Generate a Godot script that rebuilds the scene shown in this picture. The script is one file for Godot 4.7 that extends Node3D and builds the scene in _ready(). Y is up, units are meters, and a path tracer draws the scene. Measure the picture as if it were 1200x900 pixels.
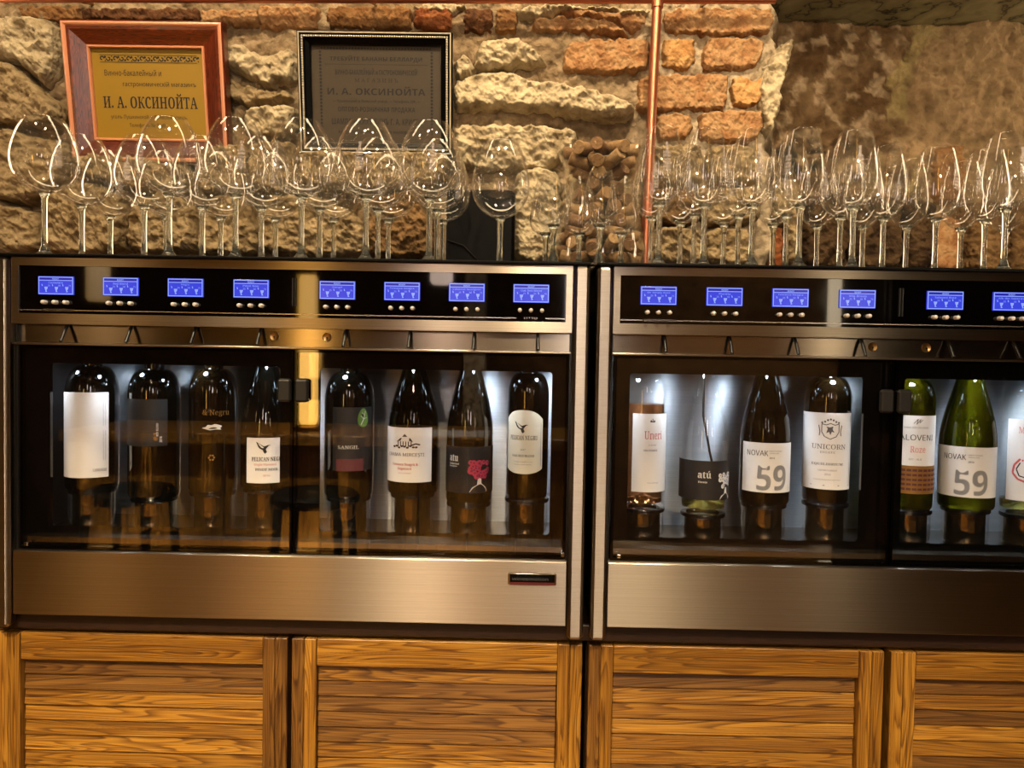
extends Node3D
# A wine bar: two wine dispensers on louvred cabinets in front of a rubble wall, glasses on top.
# Metres, y up. Dispenser fronts stand in the plane z = 0; the worktop is at 0.91.
const TOP := 1.438
const LOUVRE_TOP := 0.880
const WARM := Color(1.0, 0.89, 0.72)
const LED := 0.055
const WIN := [0.0314, 1.0368, 0.3452, 0.2440, 0.4355, 1.0363, 0.3455, 0.2440]
const GLASSES := [
	["balloon", "balloon glasses above the left dispenser", "round balloon wine glass, %s from the left in the front row above left dispenser", [[-0.713, -0.043], [-0.527, -0.043], [-0.428, -0.043], [-0.330, -0.043], [-0.234, -0.043], [-0.140, -0.043]]],
	["balloon", "balloon glasses above the left dispenser", "round balloon wine glass, %s from the left in the middle row above left dispenser", [[-0.712, -0.138], [-0.611, -0.138], [-0.517, -0.138], [-0.422, -0.138], [-0.328, -0.138], [-0.234, -0.138], [-0.139, -0.138]]],
	["balloon", "balloon glasses above the left dispenser", "round balloon wine glass, %s from the left in the back row above left dispenser", [[-0.717, -0.233], [-0.620, -0.233], [-0.525, -0.233], [-0.430, -0.233], [-0.329, -0.233], [-0.234, -0.233], [-0.139, -0.233]]],
	["tall", "", "tall lone wine glass in front of the black case%.0s", [[-0.038, -0.130]]],
	["tasting", "small tasting glasses before the cork vase", "small tasting glass, %s from the left in the front pair before the cork vase", [[0.0437, -0.048], [0.1117, -0.045]]],
	["tasting", "small tasting glasses before the cork vase", "small tasting glass, %s from the left in the back three before the cork vase", [[0.0350, -0.127], [0.0870, -0.116], [0.1527, -0.112]]],
	["universal", "upright wine glasses above the right dispenser", "slender egg shaped wine glass, %s from left in the front row above right dispenser", [[0.199, -0.041], [0.267, -0.050], [0.336, -0.044], [0.404, -0.040], [0.484, -0.045], [0.704, -0.042]]],
	["universal", "upright wine glasses above the right dispenser", "slender egg shaped wine glass, %s from left in the middle row above right dispenser", [[0.206, -0.152], [0.269, -0.126], [0.338, -0.124], [0.411, -0.117], [0.497, -0.122], [0.565, -0.124], [0.648, -0.126], [0.728, -0.132]]],
	["universal", "upright wine glasses above the right dispenser", "slender egg shaped wine glass, %s from left in the back row above right dispenser", [[0.263, -0.203], [0.335, -0.200], [0.417, -0.200], [0.493, -0.207], [0.569, -0.206], [0.639, -0.200], [0.734, -0.209], [0.816, -0.222]]],
]
const STANDS := [[-0.6737, 1.0842], [-0.5756, 1.0730], [-0.4823, 1.0840], [-0.3987, 1.0915], [-0.2681, 1.0803], [-0.1674, 1.0875], [-0.0790, 1.0750], [0.0120, 1.0832], [0.1934, 1.0724], [0.2878, 1.0660], [0.3820, 1.0826], [0.4774, 1.0858], [0.6056, 1.0779], [0.6953, 1.0810], [0.7874, 1.0737]]
# stones and bricks of the wall: kind, make, how proud, plane they sit in, outline in metres
const STONES := [
	["brick", "dark", 0.012, -0.43, [Vector2(-0.878, 1.974), Vector2(-0.650, 1.976), Vector2(-0.648, 1.947), Vector2(-0.738, 1.948), Vector2(-0.873, 1.951)]],
	["brick", "orange", 0.014, -0.43, [Vector2(-0.641, 1.974), Vector2(-0.531, 1.974), Vector2(-0.530, 1.946), Vector2(-0.639, 1.946)]],
	["brick", "orange", 0.018, -0.43, [Vector2(-0.526, 1.980), Vector2(-0.415, 1.982), Vector2(-0.412, 1.937), Vector2(-0.524, 1.939)]],
	["brick", "brown", 0.014, -0.43, [Vector2(-0.390, 1.982), Vector2(-0.234, 1.984), Vector2(-0.228, 1.943), Vector2(-0.388, 1.942)]],
	["brick", "red", 0.02, -0.43, [Vector2(-0.220, 1.979), Vector2(-0.155, 1.983), Vector2(-0.149, 1.940), Vector2(-0.218, 1.944)]],
	["brick", "dark", 0.014, -0.43, [Vector2(-0.125, 1.980), Vector2(-0.068, 1.981), Vector2(-0.072, 1.938), Vector2(-0.122, 1.937)]],
	["brick", "brown", 0.012, -0.43, [Vector2(-0.061, 1.983), Vector2(-0.021, 1.980), Vector2(-0.022, 1.940), Vector2(-0.062, 1.938)]],
	["brick", "orange", 0.022, -0.43, [Vector2(0.013, 1.962), Vector2(0.061, 1.966), Vector2(0.156, 1.961), Vector2(0.197, 1.935), Vector2(0.145, 1.939), Vector2(0.016, 1.939)]],
	["brick", "orange", 0.01, -0.43, [Vector2(0.039, 1.982), Vector2(0.228, 1.981), Vector2(0.225, 1.945), Vector2(0.203, 1.942), Vector2(0.163, 1.967), Vector2(0.069, 1.974)]],
	["brick", "orange", 0.02, -0.43, [Vector2(0.266, 1.985), Vector2(0.473, 1.988), Vector2(0.473, 1.942), Vector2(0.387, 1.934), Vector2(0.269, 1.941)]],
	["brick", "brown", 0.012, -0.43, [Vector2(-1.002, 1.976), Vector2(-0.886, 1.976), Vector2(-0.881, 1.951), Vector2(-0.941, 1.945), Vector2(-0.999, 1.953)]],
	["stone", "pale", 0.026, -0.43, [Vector2(-0.142, 1.881), Vector2(-0.120, 1.888), Vector2(-0.103, 1.868), Vector2(-0.108, 1.848), Vector2(-0.136, 1.841)]],
	["stone", "pale", 0.028, -0.43, [Vector2(-0.102, 1.895), Vector2(-0.080, 1.918), Vector2(-0.030, 1.925), Vector2(0.012, 1.906), Vector2(0.038, 1.877), Vector2(-0.026, 1.866), Vector2(-0.096, 1.860)]],
	["brick", "orange", 0.024, -0.43, [Vector2(0.072, 1.900), Vector2(0.089, 1.920), Vector2(0.234, 1.927), Vector2(0.235, 1.868), Vector2(0.148, 1.862), Vector2(0.075, 1.861)]],
	["brick", "tan", 0.02, -0.43, [Vector2(0.264, 1.926), Vector2(0.322, 1.927), Vector2(0.328, 1.903), Vector2(0.319, 1.872), Vector2(0.267, 1.873)]],
	["brick", "orange", 0.024, -0.43, [Vector2(0.343, 1.907), Vector2(0.362, 1.930), Vector2(0.460, 1.928), Vector2(0.458, 1.899), Vector2(0.438, 1.875), Vector2(0.347, 1.871)]],
	["stone", "pale", 0.034, -0.43, [Vector2(-0.143, 1.831), Vector2(-0.121, 1.848), Vector2(-0.046, 1.861), Vector2(0.005, 1.845), Vector2(0.106, 1.830), Vector2(0.195, 1.803), Vector2(0.210, 1.780), Vector2(0.174, 1.766), Vector2(0.040, 1.781), Vector2(-0.078, 1.784), Vector2(-0.139, 1.786)]],
	["brick", "orange", 0.026, -0.43, [Vector2(0.219, 1.846), Vector2(0.235, 1.855), Vector2(0.386, 1.860), Vector2(0.392, 1.825), Vector2(0.384, 1.794), Vector2(0.244, 1.788), Vector2(0.218, 1.795)]],
	["brick", "tan", 0.022, -0.43, [Vector2(0.401, 1.855), Vector2(0.466, 1.851), Vector2(0.464, 1.813), Vector2(0.427, 1.798), Vector2(0.402, 1.800)]],
	["stone", "pale", 0.032, -0.43, [Vector2(-0.138, 1.748), Vector2(-0.044, 1.756), Vector2(0.087, 1.750), Vector2(0.101, 1.718), Vector2(0.075, 1.695), Vector2(0.043, 1.666), Vector2(-0.076, 1.664), Vector2(-0.134, 1.681)]],
	["brick", "orange", 0.026, -0.43, [Vector2(0.253, 1.772), Vector2(0.269, 1.782), Vector2(0.318, 1.781), Vector2(0.327, 1.758), Vector2(0.309, 1.734), Vector2(0.260, 1.732)]],
	["brick", "orange", 0.028, -0.43, [Vector2(0.339, 1.781), Vector2(0.374, 1.790), Vector2(0.456, 1.788), Vector2(0.462, 1.760), Vector2(0.442, 1.732), Vector2(0.345, 1.733)]],
	["stone", "pale", 0.03, -0.43, [Vector2(-0.585, 1.892), Vector2(-0.560, 1.904), Vector2(-0.517, 1.884), Vector2(-0.460, 1.897), Vector2(-0.448, 1.872), Vector2(-0.453, 1.834), Vector2(-0.500, 1.825), Vector2(-0.534, 1.834), Vector2(-0.581, 1.859)]],
	["stone", "pale", 0.03, -0.43, [Vector2(-0.555, 1.766), Vector2(-0.534, 1.783), Vector2(-0.454, 1.785), Vector2(-0.450, 1.747), Vector2(-0.459, 1.725), Vector2(-0.533, 1.722), Vector2(-0.555, 1.742)]],
	["stone", "tan", 0.016, -0.43, [Vector2(-0.585, 1.845), Vector2(-0.537, 1.823), Vector2(-0.466, 1.817), Vector2(-0.458, 1.794), Vector2(-0.547, 1.789), Vector2(-0.585, 1.799)]],
	["stone", "pale", 0.044, -0.43, [Vector2(-1.070, 1.939), Vector2(-0.949, 1.945), Vector2(-0.917, 1.927), Vector2(-0.914, 1.857), Vector2(-0.938, 1.817), Vector2(-0.989, 1.857), Vector2(-1.019, 1.868), Vector2(-1.071, 1.862)]],
	["stone", "tan", 0.048, -0.43, [Vector2(-1.071, 1.845), Vector2(-1.016, 1.859), Vector2(-0.982, 1.843), Vector2(-0.945, 1.807), Vector2(-0.911, 1.777), Vector2(-0.907, 1.744), Vector2(-0.941, 1.728), Vector2(-1.010, 1.738), Vector2(-1.071, 1.752)]],
	["stone", "tan", 0.046, -0.43, [Vector2(-1.071, 1.738), Vector2(-1.010, 1.729), Vector2(-0.945, 1.720), Vector2(-0.900, 1.697), Vector2(-0.907, 1.633), Vector2(-0.973, 1.588), Vector2(-1.072, 1.611)]],
	["stone", "tan", 0.04, -0.43, [Vector2(-1.072, 1.594), Vector2(-0.979, 1.580), Vector2(-0.949, 1.552), Vector2(-0.956, 1.494), Vector2(-1.072, 1.492)]],
	["stone", "tan", 0.042, -0.43, [Vector2(-0.938, 1.609), Vector2(-0.860, 1.631), Vector2(-0.788, 1.601), Vector2(-0.781, 1.497), Vector2(-0.942, 1.494)]],
	["stone", "tan", 0.042, -0.43, [Vector2(-0.771, 1.595), Vector2(-0.710, 1.613), Vector2(-0.651, 1.593), Vector2(-0.641, 1.499), Vector2(-0.774, 1.497)]],
	["stone", "tan", 0.036, -0.43, [Vector2(-0.890, 1.681), Vector2(-0.788, 1.687), Vector2(-0.703, 1.677), Vector2(-0.648, 1.661), Vector2(-0.658, 1.613), Vector2(-0.771, 1.615), Vector2(-0.853, 1.636)]],
	["stone", "tan", 0.038, -0.43, [Vector2(-0.631, 1.600), Vector2(-0.546, 1.612), Vector2(-0.532, 1.575), Vector2(-0.515, 1.494), Vector2(-0.634, 1.496)]],
	["stone", "tan", 0.04, -0.43, [Vector2(-0.638, 1.694), Vector2(-0.553, 1.709), Vector2(-0.546, 1.662), Vector2(-0.539, 1.619), Vector2(-0.628, 1.611)]],
	["stone", "tan", 0.042, -0.43, [Vector2(-0.536, 1.709), Vector2(-0.460, 1.717), Vector2(-0.448, 1.674), Vector2(-0.461, 1.616), Vector2(-0.529, 1.622), Vector2(-0.541, 1.662)]],
	["stone", "tan", 0.046, -0.43, [Vector2(-0.505, 1.599), Vector2(-0.407, 1.612), Vector2(-0.318, 1.565), Vector2(-0.311, 1.498), Vector2(-0.501, 1.495)]],
	["stone", "brown", 0.044, -0.43, [Vector2(-0.305, 1.602), Vector2(-0.194, 1.624), Vector2(-0.179, 1.564), Vector2(-0.182, 1.496), Vector2(-0.300, 1.498)]],
	["stone", "tan", 0.04, -0.43, [Vector2(-0.438, 1.694), Vector2(-0.333, 1.699), Vector2(-0.315, 1.625), Vector2(-0.404, 1.624), Vector2(-0.443, 1.640)]],
	["stone", "tan", 0.04, -0.43, [Vector2(-0.313, 1.689), Vector2(-0.161, 1.701), Vector2(-0.150, 1.648), Vector2(-0.194, 1.631), Vector2(-0.295, 1.615)]],
	["stone", "pale", 0.044, -0.43, [Vector2(-0.015, 1.658), Vector2(0.062, 1.668), Vector2(0.077, 1.605), Vector2(0.070, 1.494), Vector2(-0.016, 1.494)]],
	["stone", "tan", 0.038, -0.43, [Vector2(0.249, 1.712), Vector2(0.339, 1.720), Vector2(0.346, 1.652), Vector2(0.261, 1.641)]],
	["stone", "tan", 0.038, -0.43, [Vector2(0.356, 1.715), Vector2(0.446, 1.717), Vector2(0.455, 1.654), Vector2(0.365, 1.644)]],
	["stone", "brown", 0.044, -0.43, [Vector2(0.241, 1.627), Vector2(0.325, 1.635), Vector2(0.343, 1.579), Vector2(0.296, 1.563), Vector2(0.242, 1.570)]],
	["stone", "tan", 0.044, -0.43, [Vector2(0.348, 1.632), Vector2(0.445, 1.638), Vector2(0.454, 1.577), Vector2(0.357, 1.564)]],
	["stone", "tan", 0.042, -0.43, [Vector2(0.246, 1.554), Vector2(0.338, 1.558), Vector2(0.347, 1.491), Vector2(0.251, 1.490)]],
	["stone", "tan", 0.042, -0.43, [Vector2(0.355, 1.554), Vector2(0.434, 1.563), Vector2(0.449, 1.493), Vector2(0.358, 1.492)]],
	["stone", "tan", 0.036, -0.43, [Vector2(0.082, 1.655), Vector2(0.230, 1.680), Vector2(0.240, 1.506), Vector2(0.079, 1.500)]],
	["stone", "tan", 0.04, -0.52, [Vector2(0.507, 1.661), Vector2(0.556, 1.679), Vector2(0.572, 1.591), Vector2(0.568, 1.513), Vector2(0.543, 1.509), Vector2(0.537, 1.583), Vector2(0.505, 1.590)]],
	["brick", "red", 0.024, -0.52, [Vector2(0.495, 1.576), Vector2(0.535, 1.580), Vector2(0.540, 1.502), Vector2(0.500, 1.501)]],
	["stone", "dark", 0.03, -0.52, [Vector2(0.582, 1.637), Vector2(0.666, 1.653), Vector2(0.679, 1.582), Vector2(0.660, 1.504), Vector2(0.579, 1.503)]],
	["stone", "dark", 0.034, -0.52, [Vector2(0.684, 1.632), Vector2(0.765, 1.647), Vector2(0.778, 1.580), Vector2(0.770, 1.502), Vector2(0.685, 1.501)]],
	["stone", "dark", 0.034, -0.52, [Vector2(0.780, 1.626), Vector2(0.836, 1.637), Vector2(0.845, 1.571), Vector2(0.841, 1.503), Vector2(0.788, 1.502)]],
	["brick", "orange", 0.024, -0.52, [Vector2(0.848, 1.606), Vector2(0.897, 1.603), Vector2(0.904, 1.501), Vector2(0.851, 1.504)]],
	["stone", "brown", 0.036, -0.52, [Vector2(0.910, 1.625), Vector2(0.984, 1.640), Vector2(0.997, 1.566), Vector2(0.989, 1.499), Vector2(0.915, 1.501)]],
	["stone", "brown", 0.036, -0.52, [Vector2(0.998, 1.629), Vector2(1.064, 1.641), Vector2(1.074, 1.500), Vector2(1.003, 1.499)]],
	["brick", "brown", 0.008, -0.52, [Vector2(0.850, 1.746), Vector2(0.905, 1.754), Vector2(0.913, 1.649), Vector2(0.857, 1.641)]],
	["stone", "pale", 0.014, -0.43, [Vector2(-0.222, 1.989), Vector2(-0.123, 1.987), Vector2(-0.130, 1.975), Vector2(-0.165, 1.970), Vector2(-0.214, 1.978)]],
	["stone", "pale", 0.016, -0.43, [Vector2(-0.021, 1.982), Vector2(0.036, 1.989), Vector2(0.236, 1.985), Vector2(0.223, 1.971), Vector2(0.163, 1.976), Vector2(0.069, 1.978), Vector2(0.036, 1.964), Vector2(-0.011, 1.967)]],
	["stone", "pale", 0.03, -0.43, [Vector2(0.446, 1.846), Vector2(0.477, 1.905), Vector2(0.503, 1.929), Vector2(0.520, 1.922), Vector2(0.504, 1.843), Vector2(0.494, 1.777), Vector2(0.471, 1.734), Vector2(0.455, 1.776)]],
]
var M := {}
var used := {}
var rng := RandomNumberGenerator.new()
var text_cache := {}


func _ready() -> void:
	# camera
	var cam := Camera3D.new()
	cam.name = "camera"
	add_child(cam)
	cam.position = Vector3(0, 1.30, 1.10)
	cam.rotation_degrees = Vector3(-1.92, 0.68, 1.02)
	cam.fov = 53.07
	cam.near = 0.02
	cam.far = 30.0
	cam.current = true
	# a closed room: no sky; exposure
	var env := Environment.new()
	env.background_mode = Environment.BG_COLOR
	env.background_color = Color.BLACK
	env.tonemap_mode = Environment.TONE_MAPPER_LINEAR
	env.tonemap_exposure = 1.0
	env.sdfgi_enabled = true
	env.ssao_enabled = true
	env.ssil_enabled = true
	var we := WorldEnvironment.new()
	we.name = "world"
	we.environment = env
	add_child(we)
	make_materials()
	var lg := mat("lamp_glow", Color(0.9, 0.9, 0.9), 0.4)
	lg.emission_enabled = true
	lg.emission = WARM
	lg.emission_energy_multiplier = 12.0
	# lamps: spots that wash the wall from above, spots on the cabinets, pendants across the room
	linear_lamp(Vector3(-0.10, 2.62, -0.03), 2.4, 0.10, Vector3(-0.10, 1.40, -0.10), 0.9, "long linear ceiling lamp right above the dispensers and their glasses")
	spot_lamp(Vector3(-0.95, 2.75, 0.60), Vector3(-0.85, 1.66, -0.44), 2.0, 40.0, "black ceiling spot above the yellow notice, washing the stone wall")
	spot_lamp(Vector3(-0.25, 2.75, 0.60), Vector3(-0.25, 1.66, -0.44), 2.1, 40.0, "black ceiling spot above the dark notice, washing the stone wall")
	spot_lamp(Vector3(0.34, 2.75, 0.50), Vector3(0.28, 1.74, -0.44), 2.6, 34.0, "black ceiling spot above the bricks, washing the stone wall")
	spot_lamp(Vector3(0.05, 2.75, 2.30), Vector3(0.0, 1.25, 0.0), 3.2, 38.0, "black ceiling spot in the middle of the room, aimed at the dispensers")
	spot_lamp(Vector3(-1.75, 2.80, 0.85), Vector3(-1.72, 0.0, 2.30), 48.0, 8.5, "black ceiling spot with a narrow beam on the left foot of the bar counter")
	spot_lamp(Vector3(-1.00, 2.80, 0.85), Vector3(-0.95, 0.0, 2.30), 85.0, 8.5, "black ceiling spot with a narrow beam on the middle foot of the bar counter")
	spot_lamp(Vector3(-0.30, 2.80, 0.85), Vector3(-0.30, 0.0, 2.30), 30.0, 8.5, "black ceiling spot with a narrow beam on the right foot of the bar counter")
	spot_lamp(Vector3(0.90, 2.02, 2.35), Vector3(0.78, 1.70, -0.52), 8.0, 12.5, "black ceiling spot on the right, aimed at the brown recess")
	spot_lamp(Vector3(-0.45, 2.70, 1.75), Vector3(-0.42, 0.28, 0.0), 14.0, 17.0, "black ceiling spot in the room, aimed at the left cabinets")
	spot_lamp(Vector3(0.50, 2.70, 1.75), Vector3(0.45, 0.28, 0.0), 10.5, 17.0, "black ceiling spot in the room, aimed at the right cabinets")
	spot_lamp(Vector3(-1.35, 2.80, 1.15), Vector3(-1.15, 0.30, 2.30), 11.0, 36.0, "black ceiling spot lighting the front of the bar counter")
	spot_lamp(Vector3(1.35, 2.80, 3.20), Vector3(1.55, 0.9, 4.35), 9.0, 52.0, "black ceiling spot lighting the plaster wall across the room")
	strip_lamp("column_lamp", Vector3(-0.99, 0.976, 2.45), 0.085, 0.69, Vector3(0, 0, -1), Color(1.0, 0.74, 0.30), 7.0, "tall golden column lamp standing on the bar counter across the room")
	strip_lamp("wall_lamp", Vector3(-1.42, 1.46, -0.36), 0.055, 0.62, Vector3(1, 0, 0), WARM, 20.0, "upright tube lamp on the stone wall beyond the left dispenser")
	strip_lamp("wall_lamp", Vector3(1.46, 1.46, -0.36), 0.055, 0.62, Vector3(-1, 0, 0), WARM, 20.0, "upright tube lamp on the wall beyond the right dispenser")
	pendant_lamp(Vector3(-1.72, 1.50, 2.0), 0.36, 0.045, Color(1.0, 0.78, 0.48), 0.15, 3.0, "tubular pendant lamp over the left end of the bar counter")
	pendant_lamp(Vector3(-0.36, 1.62, 2.3), 0.40, 0.05, Color(1.0, 0.88, 0.80), 0.25, 9.0, "tubular pendant lamp over the right end of the bar counter")
	pendant_lamp(Vector3(0.25, 1.45, 2.3), 0.48, 0.06, Color(1.0, 0.94, 0.90), 0.35, 12.0, "tubular pendant lamp in the middle of the room")
	pendant_lamp(Vector3(1.45, 1.40, 2.5), 0.42, 0.03, Color(1.0, 0.90, 0.74), 0.15, 9.0, "small warm tubular pendant lamp on the right of the room")
	make_room()
	make_wall()
	var lo := [-0.7745, -0.3322, 0.1067, 0.5502]
	var hi := [-0.3386, 0.0978, 0.5403, 0.9840]
	var nm := ["louvred wooden cabinet with evenly golden slats, leftmost under the left dispenser", "louvred wooden cabinet under the right half of the left dispenser", "louvred wooden cabinet under the left half of the right dispenser", "louvred wooden cabinet at the right edge under the right dispenser"]
	for k in 4:
		louvre_cabinet(lo[k], hi[k], nm[k], 60 + k)
	var b := MB.new()
	b.box(Vector3(0.1, 0.8985, -0.222), Vector3(1.86, 0.0255, 0.408), 0.003)
	solo("worktop", b, M.ledge_wood, "dark brown wooden worktop under the two wine dispensers", "worktop")
	dispenser(-0.735, "stainless steel wine dispenser with eight bottles, on the left under the balloon glasses", ["Carmenere", "Red Blend", "Negru", "Pinot Noir", "Sangil", "Feteasca Neagra", "Cabernet Sauvignon", "Oak Red Blend"], 0.75)
	dispenser(0.1295, "stainless steel wine dispenser with bright cabinets, on the right under the slender glasses", ["Mr Simply Rose", "Floreta", "Feteasca Neagra", "Vita Brevis", "Saloveni Rose", "Alb din Saperavi", "Riesling", "Viorica"], 0.95)
	make_bottles()
	make_glasses()
	make_signs()
	make_wall_things()


# ---------------------------------------------------------------- mesh builder
class MB:
	var v := PackedVector3Array()
	var n := PackedVector3Array()
	var t := PackedVector2Array()
	var c := PackedColorArray()
	var i := PackedInt32Array()
	var xf := Transform3D()
	var uvo := Vector2()
	var col := Color.WHITE
	var tinted := false

	func vert(p: Vector3, nn: Vector3, uv := Vector2()) -> int:
		v.append(xf * p)
		n.append((xf.basis * nn).normalized())
		t.append(uv + uvo)
		c.append(col)
		return v.size() - 1

	func tri(a: int, b: int, d: int) -> void:
		var g := (v[b] - v[a]).cross(v[d] - v[a])
		if g.dot(n[a] + n[b] + n[d]) > 0.0:
			i.append_array(PackedInt32Array([a, d, b]))
		else:
			i.append_array(PackedInt32Array([a, b, d]))

	func quad(a: Vector3, b: Vector3, d: Vector3, e: Vector3, nn: Vector3, ua := Vector2(0, 0), ub := Vector2(1, 0), ud := Vector2(1, 1), ue := Vector2(0, 1)) -> void:
		var k := vert(a, nn, ua)
		vert(b, nn, ub)
		vert(d, nn, ud)
		vert(e, nn, ue)
		tri(k, k + 1, k + 2)
		tri(k, k + 2, k + 3)

	# a box with chamfered edges; uv in metres on each face
	func box(ctr: Vector3, size: Vector3, bev := 0.0, turn := false) -> void:
		var h := size * 0.5
		bev = minf(bev, minf(h.x, minf(h.y, h.z)) * 0.98)
		var pos := func(s: Vector3, ax: int) -> Vector3:
			var q := Vector3(s.x * (h.x - bev), s.y * (h.y - bev), s.z * (h.z - bev))
			q[ax] = s[ax] * h[ax]
			return ctr + q
		var uvf := func(p: Vector3, ax: int) -> Vector2:
			var q: Vector3 = p - ctr
			var w := Vector2(q.x, q.y) if ax == 2 else (Vector2(q.z, q.y) if ax == 0 else Vector2(q.x, q.z))
			return Vector2(w.y, w.x) if turn else w
		for ax in 3:
			var b := (ax + 1) % 3
			var d := (ax + 2) % 3
			for s in [-1.0, 1.0]:
				var q := []
				for k in [[-1, -1], [1, -1], [1, 1], [-1, 1]]:
					var sv := Vector3()
					sv[ax] = s
					sv[b] = k[0]
					sv[d] = k[1]
					q.append(pos.call(sv, ax))
				var nn := Vector3()
				nn[ax] = s
				quad(q[0], q[1], q[2], q[3], nn, uvf.call(q[0], ax), uvf.call(q[1], ax), uvf.call(q[2], ax), uvf.call(q[3], ax))
		if bev <= 0.0:
			return
		for ax in 3:
			var b := (ax + 1) % 3
			var d := (ax + 2) % 3
			for sb in [-1.0, 1.0]:
				for sd in [-1.0, 1.0]:
					var lo := Vector3()
					lo[ax] = -1.0
					lo[b] = sb
					lo[d] = sd
					var hi := lo
					hi[ax] = 1.0
					var nb := Vector3()
					nb[b] = sb
					var nd := Vector3()
					nd[d] = sd
					var p0: Vector3 = pos.call(lo, b)
					var p1: Vector3 = pos.call(hi, b)
					var p2: Vector3 = pos.call(hi, d)
					var p3: Vector3 = pos.call(lo, d)
					var k := vert(p0, nb * 2.0 + nd, uvf.call(p0, b))
					vert(p1, nb * 2.0 + nd, uvf.call(p1, b))
					vert(p2, nd * 2.0 + nb, uvf.call(p2, b))
					vert(p3, nd * 2.0 + nb, uvf.call(p3, b))
					tri(k, k + 1, k + 2)
					tri(k, k + 2, k + 3)
		for sx in [-1.0, 1.0]:
			for sy in [-1.0, 1.0]:
				for sz in [-1.0, 1.0]:
					var s := Vector3(sx, sy, sz)
					var k := vert(pos.call(s, 0), s, uvf.call(pos.call(s, 0), 0))
					vert(pos.call(s, 1), s, uvf.call(pos.call(s, 1), 0))
					vert(pos.call(s, 2), s, uvf.call(pos.call(s, 2), 0))
					tri(k, k + 1, k + 2)

	# a turned shape about y; profile points are (radius, height), from the foot up the outside
	func lathe(prof: Array, segs := 48, sharp := 0.72) -> void:
		var m := prof.size()
		var sn := []
		for k in m - 1:
			var d: Vector2 = prof[k + 1] - prof[k]
			sn.append(Vector2(d.y, -d.x).normalized())
		var along := 0.0
		for k in m - 1:
			var n0: Vector2 = sn[k]
			var n1: Vector2 = sn[k]
			if k > 0 and sn[k].dot(sn[k - 1]) > sharp:
				n0 = (sn[k] + sn[k - 1]).normalized()
			if k < m - 2 and sn[k].dot(sn[k + 1]) > sharp:
				n1 = (sn[k] + sn[k + 1]).normalized()
			var len: float = (prof[k + 1] - prof[k]).length()
			var first := v.size()
			for s in segs + 1:
				var a := TAU * s / segs
				var sa := sin(a)
				var ca := cos(a)
				vert(Vector3(prof[k].x * sa, prof[k].y, prof[k].x * ca), Vector3(n0.x * sa, n0.y, n0.x * ca), Vector2(float(s) / segs, along))
				vert(Vector3(prof[k + 1].x * sa, prof[k + 1].y, prof[k + 1].x * ca), Vector3(n1.x * sa, n1.y, n1.x * ca), Vector2(float(s) / segs, along + len))
			along += len
			for s in segs:
				var q := first + s * 2
				if prof[k].x > 1e-6:
					tri(q, q + 2, q + 1)
				if prof[k + 1].x > 1e-6:
					tri(q + 1, q + 2, q + 3)

	# a round bar along points
	func tube(pts: Array, r: float, segs := 12, caps := true) -> void:
		var first := v.size()
		var side := Vector3()
		for k in pts.size():
			var d: Vector3 = (pts[mini(k + 1, pts.size() - 1)] - pts[maxi(k - 1, 0)]).normalized()
			if k == 0:
				side = d.cross(Vector3.UP if absf(d.y) < 0.9 else Vector3.RIGHT).normalized()
			side = (side - d * side.dot(d)).normalized()
			var up := d.cross(side)
			for s in segs + 1:
				var a := TAU * s / segs
				var nn := side * cos(a) + up * sin(a)
				vert(pts[k] + nn * r, nn, Vector2(float(s) / segs, k))
		for k in pts.size() - 1:
			for s in segs:
				var q := first + k * (segs + 1) + s
				tri(q, q + 1, q + segs + 1)
				tri(q + 1, q + segs + 2, q + segs + 1)
		if caps:
			for e in [0, pts.size() - 1]:
				var d: Vector3 = (pts[1] - pts[0]) * -1.0 if e == 0 else pts[-1] - pts[-2]
				d = d.normalized()
				var m := vert(pts[e], d)
				for s in segs:
					var q: int = first + e * (segs + 1) + s
					var inv := xf.affine_inverse()
					var k := vert(inv * v[q], d)
					vert(inv * v[q + 1], d)
					tri(m, k, k + 1)

	# a sheet of points with smooth normals facing roughly towards
	func sheet(p: PackedVector3Array, nx: int, ny: int, towards: Vector3, wrap := false) -> void:
		var first := v.size()
		for y in ny:
			for x in nx:
				var x0 := x - 1
				var x1 := x + 1
				if wrap:
					x0 = (x - 1 + nx - 1) % (nx - 1)
					x1 = (x + 1) % (nx - 1)
				else:
					x0 = maxi(x0, 0)
					x1 = mini(x1, nx - 1)
				var dx := p[y * nx + x1] - p[y * nx + x0]
				var dy := p[mini(y + 1, ny - 1) * nx + x] - p[maxi(y - 1, 0) * nx + x]
				var nn := dx.cross(dy)
				if nn.length_squared() < 1e-16:
					nn = towards
				nn = nn.normalized()
				if nn.dot(towards) < 0.0:
					nn = -nn
				vert(p[y * nx + x], nn, Vector2(p[y * nx + x].x, p[y * nx + x].y))
		for y in ny - 1:
			for x in nx - 1:
				var q := first + y * nx + x
				tri(q, q + 1, q + nx)
				tri(q + 1, q + nx + 1, q + nx)

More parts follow.
